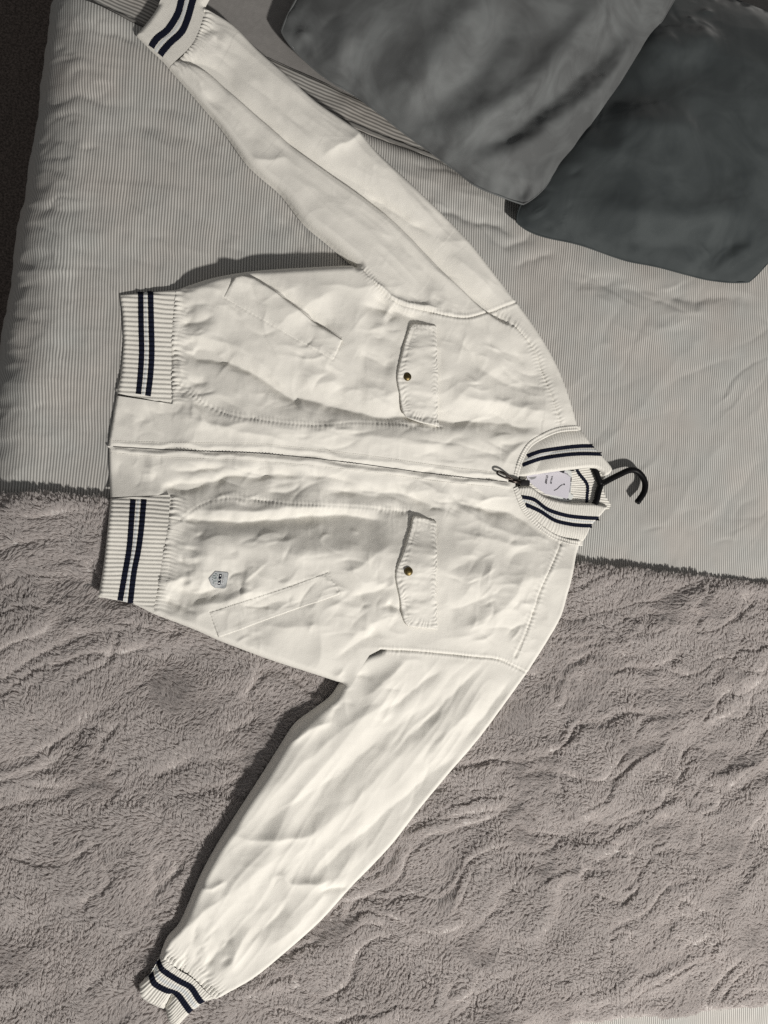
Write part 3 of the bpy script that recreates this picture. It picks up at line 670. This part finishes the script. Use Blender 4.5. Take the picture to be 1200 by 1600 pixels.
o = panel("collar_wing", [J(COL_U), J(rv(WU_ED)), J(rv(WU_IN))], M['rib'], 1.0, hf=wu)
strip("stripe", [(822, 713), (835, 708), (850, 704), (885, 699), (908, 697), (927, 697)], 7.6, wu, M['navy'], o)
strip("stripe", [(814, 727), (830, 721), (850, 715.5), (885, 710.5), (912, 709), (938, 710)], 7.4, wu, M['navy'], o)
strip("pale_stripe", [(819, 719), (835, 714), (850, 709.8), (885, 704.8), (908, 703), (931, 703.5)], 3.4, wu, M['rib_pale'], o, off=.15)
WL_IN = [(806, 760), (830, 760), (852, 774), (872, 781), (897, 785), (930, 786), (951, 791)]
WL_ED = [(951, 791), (940, 806), (927, 821), (910, 850)]
wl = rib_fn([(806, 770), (835, 778), (870, 800), (900, 806), (945, 812)], 4.1, .8, wing_base(COL_L, WL_IN, WL_ED, 5))
o = panel("collar_wing", [J(WL_IN), J(WL_ED), J(rv(COL_L))], M['rib'], 1.0, hf=wl)
strip("stripe", [(811, 776), (835, 781), (858, 796), (885, 805), (910, 808.5), (937, 810)], 7.4, wl, M['navy'], o)
strip("stripe", [(819, 788), (845, 799), (868, 813), (892, 819), (910, 821), (927, 821.5)], 7.4, wl, M['navy'], o)
strip("pale_stripe", [(815, 782), (840, 790), (863, 804.5), (888, 812), (910, 814.8), (932, 815.8)], 3.4, wl, M['rib_pale'], o, off=.15)
def cb_base(P):
    c = Jp([(912, 760)])[0]; e = np.hypot((P[:, 0]-c[0])/60, (P[:, 1]-c[1])/45)
    return support(P)+10+3*e, np.full(len(P), 20.)
cb = rib_fn([(915, 725), (918, 760), (915, 800)], 4.0, 1.6, cb_base)
o = panel("collar_back", [Jn([(812, 738), (940, 722), (946, 742), (941, 757), (946, 775), (955, 790), (950, 797), (812, 775)])], M['rib'], 1.0, hf=cb)
strip("stripe", [(906, 728), (911, 738), (924, 756), (924, 775), (922, 792)], 6.5, cb, M['navy'], o, off=.6)
# bound seams where collar and body meet
for pts in (COL_U, COL_L):
    strip("collar_piping", pts, 8.5, lambda P: np.maximum(cloth(P), support(P)+16.5)+.9+.4*np.sin(P[:, 0]*1.7+P[:, 1]*1.3), M['cotton'], JK, off=.8)

# ---------------------------------------------------------------- pockets
def flap(name, outline, stitch, lift=None):
    out = Jc(outline, 6); st = Jp(stitch)
    poly = np.vstack([out, st]); P, Q, B = gridfill(poly, 1.2)
    d = polydist(P, out)[0]; dst = polydist(P, st)
    z = cloth(P)
    # the flap lies smoother than the cloth it covers
    zsm = base_height(P)[0]
    z = .75*z+.25*(zsm+.3)
    e = np.sqrt(np.clip(1-(1-np.clip(d/2.2, 0, 1))**2, 0, 1))
    ph = polydist(P, out)[2]
    pk = .5*np.sin(2*math.pi*(ph/7.2+1.1*vn(ph/17, d/9, 1)))*np.exp(-((d-7)/6.5)**2)
    pk2 = .65*np.sin(2*math.pi*(dst[2]/7.0+1.1*vn(dst[2]/15, dst[0]/9, 2)))*np.exp(-(dst[0]/7)**2)
    gr = -.35*np.exp(-((d-7.5)/1.3)**2)-.45*np.exp(-((dst[0]-1.5)/1.3)**2)
    z = z+1.0+2.6*e+pk+pk2+gr+1.1*fbm(P[:, 0]/26, P[:, 1]/14, 2, 2)*sstep(d, 0, 8)
    if lift is not None:
        c = Jp([lift[0]])[0]; rr = np.hypot(*(P-c).T); z = z+lift[1]*np.exp(-(rr/lift[2])**2)
    o = mesh(name, np.column_stack([P, z]), Q, M['cotton'], JK)
    mod = o.modifiers.new("thickness", 'SOLIDIFY'); mod.thickness = .0012; mod.offset = -1
    return o, P, z
def snap(px, P, z, parent, r=6.3):
    c = Jp([px])[0]; zc = z[np.argmin(((P-c)**2).sum(1))]
    prof = [(0, 3.0), (1.8, 2.95), (3.4, 2.6), (4.6, 2.1), (5.0, 1.75), (5.4, 1.9), (6.0, 1.7), (6.3, 1.0), (6.3, -.6)]
    n = 28; V = [(c[0], c[1], zc+prof[0][1])]; F = []
    for rr, h in prof[1:]:
        for k in range(n):
            a = 2*math.pi*k/n; V.append((c[0]+rr*r/6.3*math.cos(a), c[1]+rr*r/6.3*math.sin(a), zc+h))
    for k in range(n): F.append((0, 1+k, 1+(k+1) % n))
    for j in range(len(prof)-2):
        for k in range(n): F.append((1+j*n+k, 1+(j+1)*n+k, 1+(j+1)*n+(k+1) % n, 1+j*n+(k+1) % n))
    mesh("snap_button", np.array(V), F, M['brass'], parent)
fu_, P_, z_ = flap("pocket_flap", [(678, 511), (655, 508), (642, 508), (634, 522), (624, 557), (617, 590), (622, 620), (629, 648), (648, 660), (683, 668)], [(683, 668), (680, 600), (678, 511)], lift=((645, 656), 5, 22))
snap((632.7, 591), P_, z_, fu_)
fl2, P_, z_ = flap("pocket_flap", [(678, 814), (655, 808), (642, 807), (637, 825), (625, 860), (614, 894), (621, 935), (630, 973), (655, 980), (680, 982)], [(680, 982), (676, 900), (678, 814)], lift=((645, 810), 3.5, 20))
snap((633, 891.5), P_, z_, fl2, 6.6)

def welt(name, q, open_edge, lift):
    poly = np.vstack([Jp(q)]); P, Q, B = gridfill(poly, 1.3)
    oe = Jp(open_edge); d = polydist(P, oe)[0]
    da = polydist(P, poly, True)[0]
    z = cloth(P)+.08+lift*np.exp(-(d/16)**2)*sstep(da, -1.5, 2.5)+.25*sstep(da, 0, 4)-.4*np.exp(-((da-3)/1.2)**2)
    o = mesh(name, np.column_stack([P, z]), Q, M['cotton'], JK)
    mod = o.modifiers.new("thickness", 'SOLIDIFY'); mod.thickness = .0015; mod.offset = -1
    return o
welt("welt_pocket", [(349, 468), (358, 450), (366, 437), (376, 434), (395, 438), (430, 462), (470, 492), (505, 516), (533, 534), (518, 565), (470, 538), (420, 509)], [(366, 437), (376, 434), (395, 438), (430, 462), (470, 492), (533, 534)], 5.0)
welt("welt_pocket", [(327, 956), (370, 942), (420, 926), (470, 908), (510, 893), (520, 910), (528, 927), (480, 944), (430, 962), (380, 981), (341, 995), (334, 976)], [(341, 995), (430, 962), (528, 927)], .9)
# open pocket slit beside the welt, its shade put in as a darker strip
strip("shaded_pocket_slit", [(372, 433.5), (384, 434.5), (398, 438), (432, 461), (470, 489), (505, 513), (531, 531)], 4.6, cloth, M['cotton_in'], JK, off=.35)

# ---------------------------------------------------------------- zip
zt = strip("zip", [(176, 696.5), (274, 703), (388, 707), (465, 714), (560, 725), (680, 741), (790, 753)], 1.3, cloth, M['zip_tape'], JK, off=.35)
zc = Jc(ZIP, 40); L = np.concatenate([[0], np.cumsum(np.hypot(*np.diff(zc, axis=0).T))])
s = np.arange(95, L[-1]-40, 2.4)
q = np.stack([np.interp(s, L, zc[:, 0]), np.interp(s, L, zc[:, 1])], -1); zq = cloth(q)+.2
V = []; F = []
for i, (p, z) in enumerate(zip(q, zq)):
    if vn(np.array([s[i]/40]), np.array([3.3]), 1)[0] < .12: continue
    y = p[1]+(.45 if i % 2 else -.45); b = len(V)
    for dx in (-.6, .6):
        for dy in (-.6, .6):
            for dz in (0, .5): V.append((p[0]+dx, y+dy, z+dz))
    F += [tuple(b+k for k in f) for f in [(0, 1, 3, 2), (4, 6, 7, 5), (0, 4, 5, 1), (2, 3, 7, 6), (1, 5, 7, 3)]]
mesh("teeth", np.array(V), F, M['gunmetal'], zt, smooth=False)["kind"] = "stuff" 
def at(px, h, extra=0.0):
    c = Jn([px])[0]; return np.array([c[0], c[1], support(c[None])[0]+h+extra])
# topstitching beside the zip, thread by thread
for pts in ([(168, 687.5), (267, 691.5), (377, 692.5), (465, 700), (560, 711), (680, 728), (795, 741)], [(171, 706.5), (256, 714), (413, 722), (560, 736), (680, 752), (797, 764)]):
    c = Jc(pts, 30); L = np.concatenate([[0], np.cumsum(np.hypot(*np.diff(c, axis=0).T))]); s = np.arange(2, L[-1], 3.6)
    a = np.stack([np.interp(s, L, c[:, 0]), np.interp(s, L, c[:, 1])], -1); b = np.stack([np.interp(s+2.6, L, c[:, 0]), np.interp(s+2.6, L, c[:, 1])], -1)
    za = cloth(a)+.35; zb_ = cloth(b)+.35; V = []; F = []
    for i in range(len(s)):
        k = len(V)
        for p, z in ((a[i], za[i]), (b[i], zb_[i])):
            V += [(p[0], p[1]-.35, z), (p[0], p[1], z+.35), (p[0], p[1]+.35, z)]
        F += [(k, k+3, k+4, k+1), (k+1, k+4, k+5, k+2)]
    mesh("topstitching", np.array(V), F, M['thread'], JK)["kind"] = "stuff"
# slider body and pull
sl = at((790, 750.5), 25); se = at((808, 754), 27)
Vq, Fq = tube(np.array([sl, sl*.6+se*.4+[0, 0, .8], se]), [2.8, 3.6, 3.2], 12, rz=2.6)
slider = mesh("slider", Vq, Fq, M['gunmetal'], zt)
p0 = at((796, 750), 28); p1 = at((783, 744), 29.5); p2 = at((773, 739.5), 28.5)
loop = np.array([p0, p1+[0, 3.0, .4], p2+[1.5, 2.6, 0], p2+[-2.6, .4, 0], p2+[.5, -3.2, 0], p1+[0, -3.2, .2], p0+[0, -.6, 0]])
Vq, Fq = tube(cr(loop, 6), 1.5, 8); mesh("pull_tab", Vq, Fq, M['gunmetal'], zt)
tp0 = Jp([(806, 754), (826, 755)])
Vq, Fq = tube(np.array([at((805, 753.5), 24.5), at((815, 754.5), 24), at((824, 755), 21)]), 4.6, 10, rz=1.2)
mesh("zip_end_tape", Vq, Fq, M['zip_tape'], zt)

# ---------------------------------------------------------------- woven patch with its marks
pt = [(325.5, 903), (336, 891.5), (356, 893.5), (357, 896), (353.5, 917), (351, 919.5), (336, 919), (330, 914)]
def on_cloth(pts, m, name, parent, off, res=.9):
    poly = Jp(pts); P, Q, B = gridfill(poly, res)
    return mesh(name, np.column_stack([P, cloth(P)+off]), Q, m, parent)
ed = on_cloth(pt, M['patch_edge'], "woven_patch", JK, .5); ed["label"] = "small grey shield-shaped patch with navy bar"
cpt = np.mean(pt, axis=0); inn = [tuple(cpt+(np.array(p)-cpt)*.93) for p in pt]
on_cloth(inn, M['patch'], "face", ed, .75)
on_cloth([(342.3, 896.3), (346.6, 896.6), (344.2, 914), (340, 913.6)], M['navy'], "navy_bar", ed, 1.0, .6)
on_cloth([(343.4, 897.8), (345.4, 898), (345.1, 900), (343.1, 899.8)], M['satin'], "bar_mark", ed, 1.25, .45)
on_cloth([(341.4, 910), (343.4, 910.2), (343.1, 912.2), (341.1, 912)], M['satin'], "bar_mark", ed, 1.25, .45)
for k, (x, y, w, h, mk) in enumerate([(337, 896, 3.2, 1.2, 'patch_green'), (334.6, 899, 4.2, 1.2, 'patch_green'), (332.6, 901.5, 2.2, 1.2, 'patch_green'), (337, 901.6, 3.4, 1.2, 'patch_green'), (336, 903.8, 4.5, 1.1, 'patch_green'), (332, 905, 1.6, 1.3, 'patch_green'), (335.2, 907.6, 5.0, 1.1, 'patch_green'), (333.4, 910.6, 2.2, 1.3, 'patch_green'), (337.4, 912.3, 3.2, 1.1, 'ink_grey'), (339.3, 898.2, 1.2, 1.3, 'patch_green'), (339, 907.4, 1.3, 1.2, 'patch_green'), (348.6, 898.6, 1.2, 2.0, 'ink_grey'), (348.3, 901.2, 1.2, 1.6, 'navy'), (348, 904, 1.2, 2.0, 'ink_grey'), (347.3, 908.5, 1.3, 4.5, 'ink_grey'), (346.4, 913.2, 2.2, 1.3, 'ink_grey')]):
    on_cloth([(x-w/2, y-h/2), (x+w/2, y-h/2), (x+w/2, y+h/2), (x-w/2, y+h/2)], M[mk], "motif_thread", ed, 1.0, .6)
def text(name, body, px, h, size, parent, m, rot, font_scale=(1, 1)):
    cu = bpy.data.curves.new(name, 'FONT'); cu.body = body; cu.size = size*.001; cu.align_x = 'CENTER'; cu.align_y = 'CENTER'; cu.extrude = .00006; cu.offset = .00012
    cu.materials.append(m)
    tmp = bpy.data.objects.new(name, cu); COL.objects.link(tmp); bpy.context.view_layer.update()
    me = bpy.data.meshes.new_from_object(tmp.evaluated_get(bpy.context.evaluated_depsgraph_get()))
    bpy.data.objects.remove(tmp)
    o = bpy.data.objects.new(name, me); COL.objects.link(o)
    c = Jn([px])[0]; o.parent = parent
    org = rootloc(parent)
    o.location = ((c[0]-org[0])*.001, (c[1]-org[1])*.001, (h-org[2])*.001)
    o.rotation_euler = (0, 0, rot); o.scale = (*font_scale, 1)
    return o
cz = cloth(Jp([(343.2, 905.2)]))[0]
text("bar_letter", "S", (343.2, 905.2), cz+1.6, 7.2, ed, M['satin'], math.radians(-96))

# ---------------------------------------------------------------- hanger in the neck
hz = lambda px, h: at(px, h)
HG = empty("clothes_hanger", at((937, 757), 0)); tag(HG, "black plastic clothes hanger inside the jacket neck, hook lying on the duvet", "hanger")
hook = [hz((937, 757), 17), hz((950, 750.5), 14), hz((968, 742), 11), hz((985, 734.8), 9), hz((997, 735.5), 8), hz((1007, 745), 8), hz((1011, 757), 8), hz((1009, 769), 8), hz((1003, 778), 9), hz((997.5, 785), 9.5)]
Vq, Fq = tube(cr(hook, 6), 5.1, 14)
mesh("hook", Vq, Fq, M['hanger'], HG)
for sgn, arm in ((1, [(937, 757), (932, 745), (927, 733), (908, 695), (868, 640), (838, 590), (815, 558)]), (-1, [(937, 757), (933, 770), (929, 786), (912, 825), (876, 875), (845, 935), (812, 985)])):
    hh = [17, 17, 16.5, 12, 8, 6, 6]
    path = np.array([hz(p, h) for p, h in zip(arm, hh)]); Vq, Fq = tube(cr(path, 5), 5.0, 12)
    mesh("arm", Vq, Fq, M['hanger'], HG)
path = np.array([hz((815, 558), 6), hz((800, 650), 5), hz((790, 755), 5), hz((800, 870), 5), hz((812, 985), 6)])
Vq, Fq = tube(cr(path, 5), 2.4, 8); mesh("cross_bar", Vq, Fq, M['hanger'], HG)

# ---------------------------------------------------------------- price tag and neck label
def flat_card(name, pts, h, m, parent, thick_=.5, tilt=None):
    p = Jn(pts); n = len(p); z = np.array([h(q) if callable(h) else h for q in p])
    V = np.vstack([np.column_stack([p, z]), np.column_stack([p, z-thick_])])
    F = [tuple(range(n)), tuple(range(2*n-1, n-1, -1))]+[(i, i+n, (i+1) % n+n, (i+1) % n) for i in range(n)]
    return mesh(name, V, F, m, parent, smooth=False)
zb0 = support(Jp([(860, 760)]))[0]
lb = flat_card("neck_label", [(868, 730), (893, 736), (894, 745), (892, 772), (897, 774), (893, 781), (884, 784), (866, 779), (850, 770), (845, 740)], zb0+13.0, M['satin'], JK, .4)
flat_card("label_mark", [(890.5, 746.5), (893.3, 746), (893, 753), (891, 753)], zb0+13.35, M['ink'], lb, .25)
flat_card("label_mark", [(890.8, 754.5), (892.4, 754.5), (892, 760), (890.4, 760)], zb0+13.35, M['ink_grey'], lb, .25)
flat_card("label_mark", [(889.6, 761), (891.6, 761), (891, 769.5), (889.2, 769.5)], zb0+13.35, M['ink_grey'], lb, .25)
flat_card("label_mark", [(880.5, 778.2), (884.2, 778.8), (884.2, 780.3), (880.5, 779.7)], zb0+13.35, M['ink'], lb, .25)
flat_card("label_mark", [(885.2, 778.9), (889.2, 779.2), (889.2, 780.7), (885.2, 780.4)], zb0+13.35, M['ink'], lb, .25)
flat_card("label_mark", [(891, 735), (895, 734), (899, 736.3), (893, 736.5)], zb0+13.35, M['ink'], lb, .25)
TG = empty("price_tag", (*Jp([(855, 757)])[0], zb0+16)); tag(TG, "pale lilac card price tag tucked in the jacket neck opening", "price tag")
th_ = zb0+17.0
card = flat_card("card", [(819, 738), (866, 730), (881, 736.5), (890, 745.5), (889, 760), (886.5, 776), (884, 779.5), (872, 776), (851, 772), (838, 763), (824, 752)], th_, M['card'], TG, .5)
text("lettering", "STAMP", (852, 749.5), th_+.2, 5.4, TG, M['ink'], math.radians(-101), (.86, 1))
text("lettering", "VALUE", (860, 750), th_+.2, 3.9, TG, M['ink'], math.radians(-101), (1.12, 1))
ang = np.linspace(0, 2*math.pi, 20, endpoint=False)
c0 = (879.7, 757); flat_card("eyelet", [(c0[0]+1.3*math.cos(a), c0[1]+1.3*math.sin(a)) for a in -ang], th_+.25, M['ink'], TG, .2)
path = np.array([[*Jn([p])[0], th_+.7] for p in [(877.5, 757.5), (873, 760.5), (869, 764.5), (864, 767)]])
Vq, Fq = tube(cr(path, 5), .45, 6); mesh("cord", Vq, Fq, M['ink_grey'], TG)
path = np.array([[*Jn([p])[0], th_+.8] for p in [(880, 739.5), (885, 742), (889.5, 745.2)]])
Vq, Fq = tube(cr(path, 5), .45, 6); mesh("cord", Vq, Fq, M['ink_grey'], TG)
flat_card("printed_triangle", [(872, 736.8), (881, 735), (879, 739.8)], th_+.3, M['ink'], TG, .2)
flat_card("printed_arc", [(824, 746.5), (837, 744.8), (834, 748.2), (829, 749.6)], th_+.3, M['ink_grey'], TG, .2)

# ---------------------------------------------------------------- velvet cushions
def cushion(name, corners, zc, T, m, folds, label, sag, zn, pinch=.03, seed=1, group=None):
    A, B, C, D = [W(p[0], p[1], z) for p, z in zip(corners, zc)]
    n = 190
    u, v = np.meshgrid(np.linspace(-1, 1, n), np.linspace(-1, 1, n), indexing='ij')
    uu = np.sign(u)*(1-(1-np.abs(u))**1.35); vv = np.sign(v)*(1-(1-np.abs(v))**1.35)
    pu = uu*(1-pinch*(1-vv**2)); pv = vv*(1-pinch*(1-uu**2))
    rc = 1-.085*(uu*vv)**4; pu = pu*rc; pv = pv*rc
    wA = (1-pu)*(1-pv)/4; wB = (1+pu)*(1-pv)/4; wC = (1+pu)*(1+pv)/4; wD = (1-pu)*(1+pv)/4
    P = (wA[..., None]*A+wB[..., None]*B+wC[..., None]*C+wD[..., None]*D).reshape(-1, 2)
    P = P+np.stack([4*fbm(P[:, 0]/90, P[:, 1]/90, seed+3, 2), 4*fbm(P[:, 0]/90+7, P[:, 1]/90, seed+4, 2)], -1)
    zm = (wA*zc[0]+wB*zc[1]+wC*zc[2]+wD*zc[3]).ravel()
    prof = (np.clip(1-np.abs(uu)**2.4, 0, 1)**.75*np.clip(1-np.abs(vv)**2.4, 0, 1)**.75).ravel()
    e = np.minimum(1-np.abs(uu), 1-np.abs(vv)).ravel()
    k = sstep(e, 0, .12)
    cw = np.random.RandomState(seed+40); fc = []
    for _ in range(46):
        ci = cw.randint(4); q0 = np.array(corners[ci], float); q1 = np.mean(np.array(corners, float), 0)
        t0 = cw.uniform(.06, .45); side = np.array([-(q1-q0)[1], (q1-q0)[0]])*cw.normal(0, .35)*t0
        p = q0+(q1-q0)*t0+side; dv = (q1-q0)/np.hypot(*(q1-q0)); a = cw.normal(0, .5); dv = np.array([dv[0]*math.cos(a)-dv[1]*math.sin(a), dv[0]*math.sin(a)+dv[1]*math.cos(a)])*cw.uniform(20, 75)
        w = cw.uniform(2.5, 7)
        fc.append(([tuple(p-dv/2), tuple(p+np.array([-dv[1], dv[0]])*cw.normal(0, .12)), tuple(p+dv/2)], cw.uniform(.8, 2.4)*(1 if cw.rand() < .4 else -1), w*cw.uniform(.8, 2.2), w*cw.uniform(.8, 2.2), .45))
    f = fold_height(P, fc, zn, 2, seed, 1.4)+1.9*fold_height(P, [(q[0], q[1], q[2]*1.55, q[3]*1.55) for q in folds], zn, 2.5, seed, 2.0)
    wr = 3.0*fbm(P[:, 0]/150, P[:, 1]/150, seed, 2)-1.6*np.abs(vn(P[:, 0]/80+P[:, 1]/120, P[:, 1]/60, seed+2))-.35*np.abs(vn(P[:, 0]/24, P[:, 1]/20, seed+3))
    edge_r = (1-sstep(e, 0, .2))*(1.6*vn(P[:, 0]/16, P[:, 1]/16, seed))
    zt = zm+T*prof+(f+wr)*(k*.85+.15*(e > .004))+edge_r*(e > .003)
    zb = zm-T*.42*prof
    V = np.vstack([np.column_stack([P, zt]), np.column_stack([P, zb])])
    I = np.arange(n*n).reshape(n, n)
    F1 = np.stack([I[:-1, :-1], I[1:, :-1], I[1:, 1:], I[:-1, 1:]], -1).reshape(-1, 4)
    F = np.vstack([F1, F1[:, ::-1]+n*n])
    root = empty(name, (*P.mean(0), zb.min())); tag(root, label, "cushion", group)
    mesh("cover", V, F, m, root)
    # piped seam round the edge
    rim = np.concatenate([I[:, 0], I[-1, 1:], I[::-1, -1][1:], I[0, ::-1][1:]])
    loop = np.column_stack([P, zm])[rim][::3]
    Vq, Fq = tube(loop, 1.5, 6, caps=False); mesh("edge_seam", Vq, Fq, m, root)
    return root
C1F = [([(700, 250), (780, 238), (880, 188), (960, 118), (1040, 30)], 7, 14, 14), ([(720, 218), (790, 205), (870, 150), (930, 90), (980, 20)], -9, 13, 15), ([(690, 200), (760, 190), (830, 140), (890, 70), (930, 0)], 8, 15, 15),
 ([(640, 182), (700, 150), (760, 90), (800, 20)], -7, 18, 18), ([(620, 170), (660, 120), (720, 40), (740, 0)], 6, 20, 20), ([(690, 250), (750, 276), (812, 312)], -7, 9, 9), ([(780, 312), (812, 300), (842, 285)], -5, 7, 7), ([(835, 318), (872, 255), (932, 185), (1000, 100), (1050, 40)], 5, 9, 9),
 ([(445, 78), (470, 50), (480, 5)], 5, 6, 9), ([(462, 95), (478, 70), (474, 20)], -7, 5, 7), ([(480, 115), (520, 80), (560, 20)], 5, 14, 14), ([(550, 150), (590, 90), (610, 20)], -4, 22, 22)]
cushion("velvet_cushion", [(404, 54), (820, 352), (1118, -78), (735, -348)], [4, 36, 60, 40], 74, M['velvet'], C1F, "mid grey velvet cushion with deep creases running into its corner, overlapping the other", 0, 70.0, seed=2, group="grey velvet cushions at the head of the bed")
C2F = [([(846, 300), (860, 332), (905, 372), (965, 392), (1040, 400)], 6, 9, 7), ([(852, 318), (880, 356), (930, 380), (990, 388)], -6, 7, 7), ([(835, 350), (870, 385), (930, 403), (1000, 415)], -4, 8, 8), ([(890, 325), (990, 342), (1080, 350), (1190, 342)], 7, 18, 14), ([(890, 345), (1000, 366), (1120, 372), (1180, 360)], -5, 14, 14),
 ([(1120, 432), (1150, 402), (1190, 380)], 4, 10, 9), ([(1105, 425), (1135, 395), (1180, 368)], -2.5, 9, 10), ([(990, 60), (1050, 72), (1120, 72)], 5, 18, 18), ([(940, 180), (1000, 205), (1080, 205)], 5, 24, 20), ([(920, 140), (980, 150), (1060, 130), (1140, 140)], -5, 24, 24), ([(1060, 150), (1110, 250), (1130, 320)], -4, 30, 30), ([(905, 190), (930, 230), (980, 250)], 4, 14, 14)]
cushion("velvet_cushion", [(780, 358), (1174, 464), (1418, 82), (1034, -38)], [20, 18, 34, 34], 70, M['velvet_dark'], C2F, "dark charcoal velvet cushion lying partly under the other at the bed's right", 0, 60.0, seed=4, group="grey velvet cushions at the head of the bed")

# ---------------------------------------------------------------- pile of the throw, tuft by tuft
rng = np.random.RandomState(11)
vis = W(np.array([-40, 1240, 1240, -40.]), np.array([740, 740, 1640, 1640.]), 10.0)
lo, hi = vis.min(0), vis.max(0)
sp_ = 3.1
nx = int((hi[0]-lo[0])/sp_); ny = int((hi[1]-lo[1])/sp_)
cx, cy = np.meshgrid(lo[0]+np.arange(nx)*sp_, lo[1]+np.arange(ny)*sp_, indexing='ij')
C = np.stack([cx.ravel(), cy.ravel()], -1)+rng.uniform(-.6, .6, (nx*ny, 2))*sp_
C = C[inside(C, tp)]
under = np.zeros(len(C), bool)
jo = [np.vstack([J(SIL['up_side']), J(SEAM_UP), J(SIL['up_sh']), J(SIL['lo_sh']), J(rv(SEAM_LO)), JP([(560, 1040)]), J(rv(SIL['lo_side'])), JP([(172, 931), (170, 690), (190, 470)])]),
      np.vstack([J(SEAM_LO), J(SIL['lo_slv_r']), J(rv(CUFS_L)), J(rv(SIL['lo_slv_l'])), J(ARMPIT)])]
near = np.zeros(len(C), bool)
for q in jo:
    ins = inside(C, q); d = polydist(C, q, True)[0]
    under |= ins & (d > 10); near |= ins | (d < 5)
C = C[~under]; near = near[~under]
S = 6
K = len(C)
h, cre = throw_relief(C)
ex = 6.0
g0 = fbm(C[:, 0]/85, C[:, 1]/75, 2, 2)
ang = math.pi*.62+2.1*g0+.55*vn(C[:, 0]/20, C[:, 1]/20, 4)+rng.normal(0, .20, K)
hx = throw_relief(C+[ex, 0])[0]-throw_relief(C-[ex, 0])[0]; hy = throw_relief(C+[0, ex])[0]-throw_relief(C-[0, ex])[0]
dirx = np.cos(ang)+.10*hx; diry = np.sin(ang)+.10*hy
dn = np.hypot(dirx, diry)+1e-6; dirx /= dn; diry /= dn
dtop_c = polydist(C, _top)[0]
wT = np.exp(-dtop_c/14); dirx *= (1-wT); diry = diry*(1-wT)+wT
length = (9.2+2.0*vn(C[:, 0]/40, C[:, 1]/40, 6)+rng.normal(0, .9, K))*(1-.25*np.clip(cre, 0, 1))
length = np.where(near, 5.5, np.clip(length, 6, 17))
lean = np.clip(.955+.03*g0+rng.normal(0, .022, K), .85, .99)
lean = np.where(near, .97, lean)
tip = np.stack([dirx*lean*length, diry*lean*length, np.sqrt(1-lean**2)*length+1.0], -1)
zr = throw_z(C)
R = C[:, None, :]+rng.normal(0, 1.7, (K, S, 2))
Rz = np.repeat(zr[:, None], S, 1)-.6
root = np.concatenate([R, Rz[..., None]], -1)
ctip = np.concatenate([C, zr[:, None]], -1)+tip
st = root+tip[:, None, :]+rng.normal(0, 1.0, (K, S, 3))*[1, 1, .8]
st = st*.42+ctip[:, None, :]*.58
up = np.zeros_like(root); up[..., 2] = (length*.20)[:, None]
m1 = root*.62+st*.38+up*.62; m2 = root*.25+st*.75+up*.45
pos = (np.stack([root, m1, m2, st], 2)).reshape(-1, 3)*.001
N = K*S
hc = bpy.data.hair_curves.new("pile"); hc.add_curves([4]*N)
hc.attributes["position"].data.foreach_set("vector", pos.astype(np.float32).ravel()) if "position" in hc.attributes else None
ra = hc.attributes.get("radius") or hc.attributes.new("radius", 'FLOAT', 'POINT')
rad = np.tile(np.array([.52, .52, .44, .16])*.001, N).astype(np.float32)
ra.data.foreach_set("value", rad)
fm = M['fur'].node_tree; pb = fm.nodes["Principled BSDF"]
tl = fm.nodes.new("ShaderNodeBsdfTranslucent"); tl.inputs[0].default_value = (.71, .672, .655, 1)
ms = fm.nodes.new("ShaderNodeMixShader"); ms.inputs[0].default_value = .58
fm.links.new(pb.outputs[0], ms.inputs[1]); fm.links.new(tl.outputs[0], ms.inputs[2]); fm.links.new(ms.outputs[0], fm.nodes["Material Output"].inputs[0])
hc.materials.append(M['fur'])
po = bpy.data.objects.new("pile", hc); COL.objects.link(po); po.parent = throw; po["kind"] = "stuff"
print("tufts", K, "strands", N)
